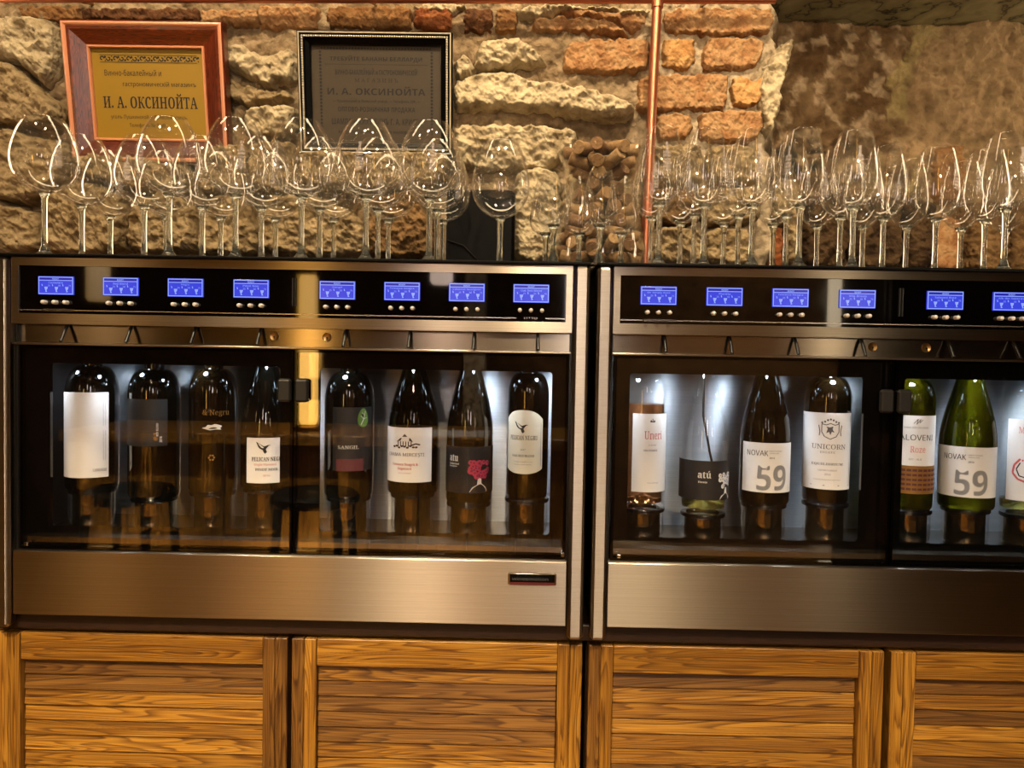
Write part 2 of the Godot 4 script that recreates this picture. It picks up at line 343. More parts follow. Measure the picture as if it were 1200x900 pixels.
	# flat outline pushed out from z0 to z1
	func slab(poly: PackedVector2Array, z0: float, z1: float) -> void:
		var idx := Geometry2D.triangulate_polygon(poly)
		for z in [z0, z1]:
			var nn := Vector3(0, 0, 1 if z == z1 else -1)
			var first := v.size()
			for p in poly:
				vert(Vector3(p.x, p.y, z), nn, p)
			for k in range(0, idx.size(), 3):
				tri(first + idx[k], first + idx[k + 1], first + idx[k + 2])
		var flip := -1.0 if Geometry2D.is_polygon_clockwise(poly) else 1.0
		for k in poly.size():
			var a := poly[k]
			var b := poly[(k + 1) % poly.size()]
			var d := (b - a).normalized()
			quad(Vector3(a.x, a.y, z0), Vector3(b.x, b.y, z0), Vector3(b.x, b.y, z1), Vector3(a.x, a.y, z1), Vector3(d.y, -d.x, 0) * flip)

	# a plate with a round-cornered opening, chamfer-free, from z0 (back) to z1 (front)
	func ring(o: Rect2, inner: Rect2, r: float, z0: float, z1: float) -> void:
		var ins := []
		var outs := []
		var cor := [Vector2(inner.end.x - r, inner.end.y - r), Vector2(inner.position.x + r, inner.end.y - r), Vector2(inner.position.x + r, inner.position.y + r), Vector2(inner.end.x - r, inner.position.y + r)]
		var oc := [o.end, Vector2(o.position.x, o.end.y), o.position, Vector2(o.end.x, o.position.y)]
		for q in 4:
			for k in 6:
				var a := PI / 2 * (q + k / 5.0)
				ins.append(cor[q] + Vector2(cos(a), sin(a)) * r)
				outs.append(oc[q])
		var m := ins.size()
		for k in m:
			var a: Vector2 = ins[k]
			var b: Vector2 = ins[(k + 1) % m]
			var e: Vector2 = outs[k]
			var f: Vector2 = outs[(k + 1) % m]
			for z in [z0, z1]:
				quad(Vector3(a.x, a.y, z), Vector3(b.x, b.y, z), Vector3(f.x, f.y, z), Vector3(e.x, e.y, z), Vector3(0, 0, 1 if z == z1 else -1), a, b, f, e)
			var mid := (inner.position + inner.end) / 2 - (a + b) / 2
			var d := (b - a).normalized()
			var nn := Vector3(d.y, -d.x, 0)
			if nn.x * mid.x + nn.y * mid.y < 0:
				nn = -nn
			quad(Vector3(a.x, a.y, z0), Vector3(b.x, b.y, z0), Vector3(b.x, b.y, z1), Vector3(a.x, a.y, z1), nn)
			if e != f:
				var d2 := (f - e).normalized()
				var n2 := Vector3(d2.y, -d2.x, 0)
				if n2.x * mid.x + n2.y * mid.y > 0:
					n2 = -n2
				quad(Vector3(e.x, e.y, z0), Vector3(f.x, f.y, z0), Vector3(f.x, f.y, z1), Vector3(e.x, e.y, z1), n2, e, f, f, e)

	# a framed moulding w by h, standing on y = 0, centred on x, profile of (inset, height over the back)
	func moulding(w: float, h: float, prof: Array) -> void:
		for s in 4:
			var b: Basis = [Basis(), Basis(Vector3(0, 1, 0), Vector3(-1, 0, 0), Vector3(0, 0, 1)), Basis(Vector3(-1, 0, 0), Vector3(0, -1, 0), Vector3(0, 0, 1)), Basis(Vector3(0, -1, 0), Vector3(1, 0, 0), Vector3(0, 0, 1))][s]
			var l := w if s % 2 == 0 else h
			var up := h if s % 2 == 0 else w
			for k in prof.size() - 1:
				var p: Vector2 = prof[k]
				var q: Vector2 = prof[k + 1]
				var d := (q - p).normalized()
				var nn: Vector3 = b * Vector3(0, d.y, d.x)
				if d.x < 0.0:
					nn = -nn
				if absf(d.x) < 1e-4:
					nn = b * Vector3(0, -1.0 if p.x > 0.001 else 1.0, 0)
				else:
					nn = b * Vector3(0, d.y, d.x).normalized()
				var off := Vector3(0, h / 2, 0)
				var at := func(e: float, r: Vector2) -> Vector3:
					return off + b * Vector3(e * (l / 2 - r.x), up / 2 - r.x, r.y)
				var u0 := Vector2(-l / 2 + p.x, p.x)
				quad(at.call(-1.0, p), at.call(1.0, p), at.call(1.0, q), at.call(-1.0, q), nn, u0, Vector2(l / 2 - p.x, p.x), Vector2(l / 2 - q.x, q.x), Vector2(-l / 2 + q.x, q.x))

	func done() -> ArrayMesh:
		var a := []
		a.resize(Mesh.ARRAY_MAX)
		a[Mesh.ARRAY_VERTEX] = v
		a[Mesh.ARRAY_NORMAL] = n
		a[Mesh.ARRAY_TEX_UV] = t
		if tinted:
			a[Mesh.ARRAY_COLOR] = c
		a[Mesh.ARRAY_INDEX] = i
		var m := ArrayMesh.new()
		m.add_surface_from_arrays(Mesh.PRIMITIVE_TRIANGLES, a)
		return m


# ---------------------------------------------------------------- scene tree helpers
func numbered(called: String) -> String:
	var k: int = used.get(called, 0)
	used[called] = k + 1
	return called if k == 0 else "%s_%03d" % [called, k]


func tag(o: Node3D, label: String, category := "", group := "", kind := "") -> Node3D:
	if label:
		o.set_meta("label", label)
	if category:
		o.set_meta("category", category)
	if group:
		o.set_meta("group", group)
	if kind:
		o.set_meta("kind", kind)
	return o


func thing(called: String, label: String, category: String, at := Vector3.ZERO, group := "", kind := "") -> Node3D:
	var o := Node3D.new()
	o.name = numbered(called)
	add_child(o)
	o.position = at
	return tag(o, label, category, group, kind)


func part(called: String, b: Variant, m: Material, parent: Node3D, label := "") -> MeshInstance3D:
	var o := MeshInstance3D.new()
	o.mesh = b.done() if b is MB else b
	o.material_override = m
	o.name = called
	parent.add_child(o, true)
	var nm := String(o.name)
	if nm != called:
		var k := 1
		while parent.has_node(NodePath("%s_%03d" % [called, k])):
			k += 1
		o.name = "%s_%03d" % [called, k]
	if label:
		o.set_meta("label", label)
	return o


func solo(called: String, b: Variant, m: Material, label: String, category: String, group := "", kind := "") -> MeshInstance3D:
	var o := part(numbered(called), b, m, self)
	tag(o, label, category, group, kind)
	return o


func mb_for(o: Node3D) -> MB:      # builds in world metres, stored in the thing's own axes
	var b := MB.new()
	b.xf = o.transform.affine_inverse()
	return b


# ---------------------------------------------------------------- lettering
func glyphs(s: String, fam: String, bold: bool) -> Array:
	var key := s + fam + str(bold)
	if not text_cache.has(key):
		var f := SystemFont.new()
		f.font_names = PackedStringArray([fam])
		f.font_weight = 700 if bold else 400
		var tm := TextMesh.new()
		tm.text = s
		tm.font = f
		tm.font_size = 64
		tm.pixel_size = 0.01
		tm.depth = 0.0
		tm.curve_step = 6.0
		var p: PackedVector3Array = tm.surface_get_arrays(0)[Mesh.ARRAY_VERTEX]
		var lo := Vector2(1e9, 1e9)
		var hi := -lo
		for q in p:
			lo = lo.min(Vector2(q.x, q.y))
			hi = hi.max(Vector2(q.x, q.y))
		text_cache[key] = [p, lo, hi]
	return text_cache[key]


# maps flat triangles (x right, y up, metres) on to a surface: a plane, or a round of radius r about y
func lay(b: MB, p: PackedVector2Array, r := 0.0, ang := 0.0, at := Vector3.ZERO) -> void:
	for k in range(0, p.size(), 3):
		var q := []
		for j in 3:
			var w := p[k + j]
			if r > 0.0:
				var a := ang + w.x / r
				q.append(b.vert(Vector3(r * sin(a), at.y + w.y, r * cos(a)), Vector3(sin(a), 0, cos(a)), w))
			else:
				q.append(b.vert(at + Vector3(w.x, w.y, 0), Vector3(0, 0, 1), w))
		b.tri(q[0], q[1], q[2])


func words(b: MB, s: String, fam: String, bold: bool, width: float, height: float, r := 0.0, ang := 0.0, at := Vector3.ZERO, upright := false) -> void:
	var g := glyphs(s, fam, bold)
	var lo: Vector2 = g[1]
	var hi: Vector2 = g[2]
	var sx := width / (hi.x - lo.x)
	var sy := height / (hi.y - lo.y) if height > 0.0 else sx
	var out := PackedVector2Array()
	for q: Vector3 in g[0]:
		var w := Vector2((q.x - (lo.x + hi.x) / 2) * sx, (q.y - (lo.y + hi.y) / 2) * sy)
		out.append(Vector2(-w.y, w.x) if upright else w)
	lay(b, out, r, ang, at)


func fill(pts: Array, ctr := Vector2(), sc := 1.0) -> PackedVector2Array:
	var poly := PackedVector2Array()
	for q in pts:
		poly.append(ctr + q * sc)
	var out := PackedVector2Array()
	for k in Geometry2D.triangulate_polygon(poly):
		out.append(poly[k])
	return out


func disc(ctr: Vector2, r: float, n := 14, squash := 1.0) -> PackedVector2Array:
	var out := PackedVector2Array()
	for k in n:
		out.append_array(PackedVector2Array([ctr, ctr + Vector2.from_angle(TAU * k / n) * r * Vector2(1, squash), ctr + Vector2.from_angle(TAU * (k + 1) / n) * r * Vector2(1, squash)]))
	return out


func stroke(pts: Array, w: float) -> PackedVector2Array:
	var out := PackedVector2Array()
	for k in pts.size() - 1:
		var a: Vector2 = pts[k]
		var b: Vector2 = pts[k + 1]
		var d := (b - a).normalized().orthogonal() * w / 2
		out.append_array(PackedVector2Array([a - d, b - d, b + d, a - d, b + d, a + d]))
	return out


func bar(x0: float, y0: float, x1: float, y1: float) -> PackedVector2Array:
	return PackedVector2Array([Vector2(x0, y0), Vector2(x1, y0), Vector2(x1, y1), Vector2(x0, y0), Vector2(x1, y1), Vector2(x0, y1)])


# ---------------------------------------------------------------- materials
func mat(called: String, col: Color, rough := 0.6, metal := 0.0) -> StandardMaterial3D:
	var m := StandardMaterial3D.new()
	m.resource_name = called
	m.albedo_color = col
	m.roughness = rough
	m.metallic = metal
	M[called] = m
	return m


func noise_tex(freq: float, oct: int, cols: Array, seed_: int, offs: Array = [], size := 512, kind := FastNoiseLite.TYPE_SIMPLEX_SMOOTH) -> NoiseTexture2D:
	var n := FastNoiseLite.new()
	n.noise_type = kind
	n.frequency = freq
	n.fractal_octaves = oct
	n.seed = seed_
	var tx := NoiseTexture2D.new()
	tx.width = size
	tx.height = size
	tx.seamless = true
	tx.noise = n
	if cols:
		var g := Gradient.new()
		g.colors = PackedColorArray(cols)
		var o := PackedFloat32Array()
		for k in cols.size():
			o.append(offs[k] if offs else float(k) / (cols.size() - 1))
		g.offsets = o
		tx.color_ramp = g
	return tx


func rough_stone(called: String, cols: Array, seed_: int, bump: Texture2D, scale := 3.0) -> StandardMaterial3D:
	var m := mat(called, Color.WHITE, 0.92)
	m.albedo_texture = noise_tex(0.012, 5, cols, seed_)
	m.uv1_triplanar = true
	m.uv1_world_triplanar = true
	m.uv1_scale = Vector3.ONE * scale
	m.heightmap_enabled = true
	m.heightmap_texture = bump
	m.heightmap_scale = 0.7
	m.metallic_specular = 0.25
	return m


func wood_image(seed_: int, dark: Color, light: Color) -> ImageTexture:
	var w := 512
	var h := 512
	var im := Image.create(w, h, false, Image.FORMAT_RGB8)
	var n := FastNoiseLite.new()
	n.seed = seed_
	n.frequency = 1.0
	n.fractal_octaves = 3
	var f := FastNoiseLite.new()
	f.seed = seed_ + 7
	f.frequency = 1.0
	f.fractal_octaves = 2
	for y in h:
		for x in w:
			var u := float(x) / w
			var v := float(y) / h
			# repeats along both ways: noise is read on a ring
			var a := u * TAU
			var b := v * TAU
			var warp := n.get_noise_3d(cos(a) * 0.35, sin(a) * 0.35 + cos(b) * 0.9, sin(b) * 0.9)
			var g := fposmod(v * 14.0 + warp * 7.0, 1.0)
			var line := pow(g, 2.2) * (1.0 - smoothstep(0.86, 1.0, g))
			var fib := f.get_noise_3d(cos(a) * 1.1, cos(b) * 26.0, sin(b) * 26.0 + sin(a) * 1.1)
			var k := clampf(0.80 - line * 0.80 + fib * 0.50 + warp * 0.25, 0.0, 1.0)
			im.set_pixel(x, y, dark.lerp(light, k))
	im.generate_mipmaps()
	return ImageTexture.create_from_image(im)


func brushed_image(seed_: int) -> ImageTexture:      # fine lines along u
	var r := RandomNumberGenerator.new()
	r.seed = seed_
	var w := 128
	var h := 512
	var im := Image.create(w, h, false, Image.FORMAT_RGB8)
	for y in h:
		var base := r.randf()
		var x := 0
		while x < w:
			var l := r.randi_range(20, 80)
			var k := 0.86 + 0.14 * (base * 0.6 + r.randf() * 0.4)
			for q in l:
				if x + q < w:
					im.set_pixel(x + q, y, Color(k, k, k))
			x += l
	return ImageTexture.create_from_image(im)


func clear_glass(called: String, alpha := 0.002) -> StandardMaterial3D:
	var m := mat(called, Color(0.55, 0.60, 0.56, alpha), 0.01)
	m.transparency = BaseMaterial3D.TRANSPARENCY_ALPHA
	m.cull_mode = BaseMaterial3D.CULL_DISABLED
	return m


func solid_glass(called: String, col: Color, scale := 0.05) -> StandardMaterial3D:
	var m := mat(called, Color(col.r, col.g, col.b, 0.02), 0.0)
	m.transparency = BaseMaterial3D.TRANSPARENCY_ALPHA
	m.refraction_enabled = true
	m.refraction_scale = scale
	return m


func make_materials() -> void:
	var bump := noise_tex(0.03, 5, [], 5)
	rough_stone("pale_stone", [Color(0.36, 0.31, 0.23), Color(0.58, 0.52, 0.41), Color(0.68, 0.63, 0.52), Color(0.48, 0.42, 0.31)], 11, bump)
	rough_stone("tan_stone", [Color(0.29, 0.23, 0.16), Color(0.46, 0.39, 0.28), Color(0.57, 0.50, 0.38), Color(0.38, 0.31, 0.22)], 12, bump)
	rough_stone("brown_stone", [Color(0.16, 0.11, 0.07), Color(0.32, 0.24, 0.15), Color(0.44, 0.34, 0.22), Color(0.22, 0.16, 0.10)], 13, bump)
	rough_stone("dark_stone", [Color(0.07, 0.05, 0.035), Color(0.17, 0.12, 0.075), Color(0.30, 0.23, 0.15), Color(0.10, 0.075, 0.05)], 14, bump)
	rough_stone("orange_brick", [Color(0.41, 0.27, 0.17), Color(0.51, 0.36, 0.23), Color(0.60, 0.48, 0.34), Color(0.44, 0.30, 0.19)], 15, bump)
	rough_stone("tan_brick", [Color(0.42, 0.27, 0.14), Color(0.58, 0.42, 0.25), Color(0.66, 0.52, 0.34), Color(0.48, 0.32, 0.17)], 22, bump)
	rough_stone("red_brick", [Color(0.30, 0.15, 0.08), Color(0.44, 0.24, 0.13), Color(0.52, 0.33, 0.20), Color(0.35, 0.18, 0.10)], 16, bump)
	rough_stone("brown_brick", [Color(0.27, 0.18, 0.10), Color(0.42, 0.29, 0.17), Color(0.48, 0.36, 0.23), Color(0.33, 0.23, 0.14)], 17, bump)
	rough_stone("dark_brick", [Color(0.15, 0.10, 0.07), Color(0.28, 0.18, 0.11), Color(0.36, 0.24, 0.15), Color(0.20, 0.13, 0.09)], 18, bump)
	rough_stone("mortar", [Color(0.62, 0.60, 0.56), Color(0.86, 0.84, 0.80), Color(1.0, 0.98, 0.95), Color(0.72, 0.69, 0.64)], 19, bump).vertex_color_use_as_albedo = true
	rough_stone("room_plaster", [Color(0.30, 0.22, 0.14), Color(0.38, 0.28, 0.18), Color(0.42, 0.32, 0.21)], 20, bump, 1.2).heightmap_scale = 0.3
	var marble := mat("marble", Color.WHITE, 0.35)
	marble.albedo_texture = noise_tex(0.006, 5, [Color(0.44, 0.43, 0.32), Color(0.52, 0.50, 0.37), Color(0.40, 0.39, 0.28), Color(0.05, 0.05, 0.04), Color(0.44, 0.42, 0.30), Color(0.60, 0.57, 0.44)], 31, [0.0, 0.3, 0.47, 0.5, 0.53, 1.0])
	marble.uv1_triplanar = true
	marble.uv1_scale = Vector3.ONE * 2.2

	var wood := [Color(0.66, 0.48, 0.17), Color(0.58, 0.41, 0.13), Color(0.46, 0.32, 0.13)]
	var wimg := [wood_image(3, Color(0.44, 0.35, 0.25), Color(1.0, 1.0, 1.0)), wood_image(8, Color(0.38, 0.30, 0.22), Color(1.0, 1.0, 1.0))]
	for k in 6:
		var m := mat("louvre_wood_%d" % k, wood[k % 3], 0.42)
		m.albedo_texture = wimg[k / 3]
		m.uv1_scale = Vector3(0.75, 4.5, 1.0)
		m.clearcoat_enabled = true
		m.clearcoat = 0.25
		m.clearcoat_roughness = 0.35
	var lw := mat("ledge_wood", Color(0.16, 0.085, 0.04), 0.45)
	lw.albedo_texture = wimg[0]
	lw.uv1_scale = Vector3(1.5, 8.0, 1.0)
	var rw := mat("frame_wood", Color(0.42, 0.17, 0.08), 0.28)
	rw.albedo_texture = wimg[1]
	rw.uv1_scale = Vector3(3.0, 10.0, 1.0)
	rw.clearcoat_enabled = true
	rw.clearcoat = 0.6
	rw.clearcoat_roughness = 0.12
	var lip := mat("frame_lip", Color(0.72, 0.47, 0.33), 0.3)
	lip.clearcoat_enabled = true
	lip.clearcoat = 0.5
	var cw := mat("counter_wood", Color(0.74, 0.56, 0.25), 0.3)
	cw.albedo_texture = wimg[0]
	cw.uv1_scale = Vector3(1.0, 4.0, 1.0)

	var br := brushed_image(4)
	for k in [["steel", Color(0.66, 0.62, 0.57), 0.29, 0.96], ["steel_strip", Color(0.60, 0.56, 0.51), 0.2, 0.9], ["steel_back", Color(0.62, 0.64, 0.66), 0.40, 0.93]]:
		var m := mat(k[0], k[1], k[2], 1.0)
		m.albedo_texture = br
		m.uv1_scale = Vector3(5.0, 9.0, 1.0)
		m.anisotropy_enabled = true
		m.anisotropy = -k[3]
	mat("chrome", Color(0.75, 0.73, 0.70), 0.08, 1.0)
	mat("silver_line", Color(0.62, 0.60, 0.58), 0.25, 1.0)
	mat("copper", Color(0.74, 0.47, 0.36), 0.36, 1.0)
	mat("brass", Color(0.62, 0.50, 0.32), 0.28, 1.0)
	mat("black_plastic", Color(0.015, 0.014, 0.014), 0.35)
	mat("gloss_black", Color(0.01, 0.01, 0.01), 0.12)
	mat("black_edge", Color(0.008, 0.008, 0.008), 0.5)
	mat("grey_plastic", Color(0.06, 0.056, 0.052), 0.45)
	mat("button_white", Color(0.85, 0.83, 0.80), 0.25)
	var bg := mat("black_glass", Color(0.008, 0.007, 0.008), 0.03)
	bg.metallic_specular = 0.5
	mat("black_leather", Color(0.012, 0.010, 0.009), 0.5)
	mat("strap", Color(0.05, 0.028, 0.016), 0.5)
	mat("black_frame", Color(0.012, 0.011, 0.010), 0.3)
	for k in ["black_leather", "black_frame", "dark_print_base", "black_edge", "strap"]:
		if M.has(k):
			M[k].metallic_specular = 0.2
	mat("bead_silver", Color(0.74, 0.70, 0.62), 0.35, 0.35)
	mat("yellow_paper", Color(0.50, 0.385, 0.02), 0.55)
	mat("dark_print", Color(0.27, 0.24, 0.205), 0.5).metallic_specular = 0.2
	mat("ink", Color(0.012, 0.010, 0.008), 0.75)
	mat("white_paper", Color(0.80, 0.79, 0.78), 0.65)
	mat("cream_paper", Color(0.80, 0.78, 0.70), 0.65)
	mat("black_paper", Color(0.03, 0.03, 0.035), 0.55)
	mat("dark_red", Color(0.30, 0.03, 0.03), 0.5)
	mat("red_ink", Color(0.62, 0.05, 0.05), 0.6)
	mat("rose_ink", Color(0.70, 0.30, 0.30), 0.6)
	mat("grey_ink", Color(0.30, 0.29, 0.30), 0.6)
	mat("pale_ink", Color(0.75, 0.74, 0.72), 0.55)
	mat("gold_ink", Color(0.55, 0.40, 0.18), 0.4, 0.5)
	mat("leaf_green", Color(0.30, 0.42, 0.16), 0.5)
	mat("bloom_pink", Color(0.62, 0.16, 0.26), 0.6)
	mat("bloom_plum", Color(0.36, 0.10, 0.22), 0.6)
	mat("bloom_blue", Color(0.42, 0.48, 0.60), 0.6)
	mat("plum_ink", Color(0.16, 0.06, 0.12), 0.6)
	mat("label_lilac", Color(0.30, 0.10, 0.12), 0.6)
	var hatch := mat("hatch", Color.WHITE, 0.65)
	var hi := Image.create(16, 16, false, Image.FORMAT_RGB8)
	for y in 16:
		for x in 16:
			hi.set_pixel(x, y, Color(0.08, 0.08, 0.09) if (x + y) % 8 < 5 else Color(0.78, 0.78, 0.78))
	hatch.albedo_texture = ImageTexture.create_from_image(hi)
	hatch.uv1_scale = Vector3(220, 220, 1)
	var etch := mat("etched", Color(0.80, 0.77, 0.78, 0.34), 0.7)
	etch.transparency = BaseMaterial3D.TRANSPARENCY_ALPHA
	for k in 3:
		var m := mat("cork_%d" % k, [Color(0.52, 0.40, 0.25), Color(0.45, 0.33, 0.20), Color(0.56, 0.45, 0.30)][k], 0.85)
		m.albedo_texture = noise_tex(0.05, 3, [Color(0.62, 0.58, 0.52), Color(1, 1, 1), Color(0.85, 0.82, 0.78)], 40 + k, [], 128)
		m.uv1_triplanar = true
		m.uv1_scale = Vector3.ONE * 14.0
	clear_glass("bowl_glass", 0.009)
	clear_glass("pane_glass", 0.001)
	clear_glass("clear_bottle", 0.004)
	solid_glass("stem_glass", Color(0.97, 1.0, 0.97))
	clear_glass("cup_plastic", 0.003)
	mat("smoked_metal", Color(0.44, 0.38, 0.30), 0.12, 1.0)
	solid_glass("green_glass", Color(0.46, 0.46, 0.05))
	solid_glass("olive_glass", Color(0.085, 0.075, 0.018))
	solid_glass("rose_wine", Color(0.90, 0.58, 0.34), 0.034)
	solid_glass("straw_wine", Color(0.86, 0.82, 0.42), 0.034)
	var dark := mat("dark_glass", Color(0.006, 0.007, 0.005), 0.04)
	dark.clearcoat_enabled = true
	dark.clearcoat = 1.0
	dark.clearcoat_roughness = 0.02
	var warm := mat("brown_glass", Color(0.030, 0.018, 0.006), 0.04)
	warm.clearcoat_enabled = true
	warm.clearcoat = 1.0
	warm.clearcoat_roughness = 0.02
	for k in [["screen_blue", Color(0.21, 0.26, 0.86), 1.0], ["screen_pale", Color(0.58, 0.67, 1.0), 1.0], ["screen_deep", Color(0.12, 0.13, 0.62), 1.0]]:
		var m := mat(k[0], Color(0.01, 0.01, 0.03), 0.2)
		m.emission_enabled = true
		m.emission = k[1]
		m.emission_energy_multiplier = k[2]


# ---------------------------------------------------------------- wall and setting
func stone_shape(b: MB, poly: Array, depth: float, z0: float, sd: int, brick: bool) -> void:
	# a patch of rough face on a fine grid; it dives under the mortar outside its outline
	var lo := Vector2(1e9, 1e9)
	var hi := -lo
	var ctr := Vector2()
	var outline := PackedVector2Array()
	for p: Vector2 in poly:
		lo = lo.min(p)
		hi = hi.max(p)
		ctr += p / poly.size()
	var m := poly.size()
	for k in m:
		for j in 4:
			var f := j / 4.0
			var lin: Vector2 = poly[k].lerp(poly[(k + 1) % m], f)
			var cub: Vector2 = poly[k].cubic_interpolate(poly[(k + 1) % m], poly[(k - 1 + m) % m], poly[(k + 2) % m], f)
			outline.append(lin.lerp(cub, 0.25 if brick else 0.7))
	var n := FastNoiseLite.new()
	n.seed = sd
	n.frequency = 1.0
	n.fractal_octaves = 3
	var ridge := FastNoiseLite.new()
	ridge.seed = sd + 500
	ridge.frequency = 1.0
	ridge.fractal_type = FastNoiseLite.FRACTAL_RIDGED
	ridge.fractal_octaves = 4
	lo -= Vector2(0.008, 0.008)
	hi += Vector2(0.008, 0.008)
	var step := 0.0026
	var nx := int((hi.x - lo.x) / step) + 2
	var ny := int((hi.y - lo.y) / step) + 2
	var tilt := Vector2(n.get_noise_2d(3.1, 9.0), n.get_noise_2d(8.1, 2.0)) * (0.06 if brick else 0.35)
	var soft := 0.007 if brick else minf(0.016, minf(hi.x - lo.x, hi.y - lo.y) * 0.3)
	var pts := PackedVector3Array()
	for y in ny:
		for x in nx:
			var p := Vector2(lerpf(lo.x, hi.x, float(x) / (nx - 1)), lerpf(lo.y, hi.y, float(y) / (ny - 1)))
			var q := p + Vector2(n.get_noise_2d(p.x * 40.0, p.y * 40.0), n.get_noise_2d(p.y * 40.0 + 50.0, p.x * 40.0)) * 0.006
			var d := 1e9
			for k in outline.size():
				d = minf(d, q.distance_to(Geometry2D.get_closest_point_to_segment(q, outline[k], outline[(k + 1) % outline.size()])))
			if not Geometry2D.is_point_in_polygon(q, outline):
				d = -d
			var rise := 1.0 - pow(1.0 - clampf((d + 0.003) / soft, 0.0, 1.0), 2.6)
			var rough := n.get_noise_2d(p.x * 14.0, p.y * 14.0) * (0.004 if brick else 0.012)
			rough += ridge.get_noise_2d(p.x * 20.0, p.y * 26.0) * (0.0015 if brick else 0.0065)
			rough += n.get_noise_2d(p.x * 48.0, p.y * 48.0) * (0.0035 if brick else 0.0050)
			rough += n.get_noise_2d(p.x * 130.0, p.y * 130.0) * (0.0024 if brick else 0.0028)
			var z := lerpf(-0.13 if hi.x > 0.47 and z0 > -0.5 else -0.022, depth, rise) + (rough + (p - ctr).dot(tilt)) * rise
			pts.append(Vector3(p.x, p.y, z0 + z))
	b.sheet(pts, nx, ny, Vector3(0, 0, 1))


func bed_point(x: float, y: float, n: FastNoiseLite, fine: FastNoiseLite) -> Vector3:
	var edge := 0.487 + n.get_noise_2d(y * 9.0, 4.0) * 0.03
	var step := smoothstep(edge - 0.012, edge + 0.035, x)
	var z := -0.435 - step * 0.10
	z += n.get_noise_2d(x * 7.0, y * 7.0) * 0.012 + fine.get_noise_2d(x * 30.0, y * 30.0) * (0.008 + step * 0.002)
	if step > 0.0:
		z += step * (n.get_noise_2d(x * 4.0 + 9.0, y * 4.0) * 0.022 + fine.get_noise_2d(x * 52.0 + 3.0, y * 52.0) * 0.0035)
	return Vector3(x, y, z)


func make_wall() -> void:
	var w := thing("wall_back", "rubble wall of pale stones, bricks and mortar behind the wine glasses", "wall", Vector3(0, 0, -0.6), "", "structure")
	var b := mb_for(w)
	b.box(Vector3(0, 0.68, -0.56), Vector3(5.4, 1.36, 0.2))
	b.box(Vector3(0, 2.58, -0.53), Vector3(5.4, 0.92, 0.2))
	b.box(Vector3(0, 1.7, -0.66), Vector3(5.4, 0.9, 0.1))
	b.box(Vector3(-1.95, 1.7, -0.53), Vector3(1.5, 0.9, 0.2))
	b.box(Vector3(2.0, 1.7, -0.58), Vector3(1.4, 0.9, 0.2))
	part("masonry", b, M.room_plaster, w)
	b = mb_for(w)
	var n := FastNoiseLite.new()
	n.seed = 21
	n.frequency = 1.0
	n.fractal_octaves = 4
	var fine := FastNoiseLite.new()
	fine.seed = 33
	fine.frequency = 1.0
	fine.fractal_octaves = 2
	var pn := FastNoiseLite.new()
	pn.seed = 77
	pn.frequency = 1.0
	pn.fractal_octaves = 5
	var nx := 540
	var ny := 180
	var pts := PackedVector3Array()
	var cols := PackedColorArray()
	for j in ny:
		for i in nx:
			var x := lerpf(-1.22, 1.34, float(i) / (nx - 1))
			var y := lerpf(1.34, 2.14, float(j) / (ny - 1))
			pts.append(bed_point(x, y, n, fine))
			# what the surface is: tan mortar on the left; on the right old plaster, brown, with lime blooms and black stains
			var c := Color(0.215, 0.158, 0.100)
			var k := pn.get_noise_2d(x * 6.0, y * 6.0)
			c = c.lerp(Color(0.30, 0.235, 0.155), smoothstep(-0.1, 0.4, k))
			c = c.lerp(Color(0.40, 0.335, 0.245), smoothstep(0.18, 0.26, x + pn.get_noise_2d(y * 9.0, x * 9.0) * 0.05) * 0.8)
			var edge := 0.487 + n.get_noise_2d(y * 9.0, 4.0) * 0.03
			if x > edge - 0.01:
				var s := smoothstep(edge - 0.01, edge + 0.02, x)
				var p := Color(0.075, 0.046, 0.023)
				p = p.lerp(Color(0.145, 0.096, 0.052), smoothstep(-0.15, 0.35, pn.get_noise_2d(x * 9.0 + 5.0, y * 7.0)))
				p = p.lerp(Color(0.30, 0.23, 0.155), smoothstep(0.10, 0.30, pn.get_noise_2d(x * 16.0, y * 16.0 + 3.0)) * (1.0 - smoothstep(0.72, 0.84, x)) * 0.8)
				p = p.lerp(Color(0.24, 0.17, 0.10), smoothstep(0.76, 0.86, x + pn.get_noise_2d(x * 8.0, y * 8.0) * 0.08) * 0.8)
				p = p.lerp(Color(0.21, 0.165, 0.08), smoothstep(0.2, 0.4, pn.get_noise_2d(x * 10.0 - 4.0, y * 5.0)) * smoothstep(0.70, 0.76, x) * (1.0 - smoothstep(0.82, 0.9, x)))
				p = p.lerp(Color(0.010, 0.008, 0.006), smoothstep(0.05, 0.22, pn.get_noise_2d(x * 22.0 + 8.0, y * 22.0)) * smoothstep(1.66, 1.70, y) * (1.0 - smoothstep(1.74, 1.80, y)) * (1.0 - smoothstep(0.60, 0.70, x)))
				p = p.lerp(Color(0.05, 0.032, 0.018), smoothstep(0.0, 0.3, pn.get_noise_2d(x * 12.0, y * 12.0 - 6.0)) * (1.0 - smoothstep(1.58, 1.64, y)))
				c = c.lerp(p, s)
			cols.append(c)
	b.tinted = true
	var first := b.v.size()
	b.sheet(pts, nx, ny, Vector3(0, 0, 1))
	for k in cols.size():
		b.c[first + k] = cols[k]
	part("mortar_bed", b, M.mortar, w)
	var sd := 100
	for s in STONES:
		var sb := mb_for(w)
		sd += 1
		stone_shape(sb, s[4], s[2] * (0.55 if s[0] == "brick" else 0.9), s[3], sd, s[0] == "brick")
		part(s[0], sb, M["%s_%s" % [s[1], s[0]]], w)


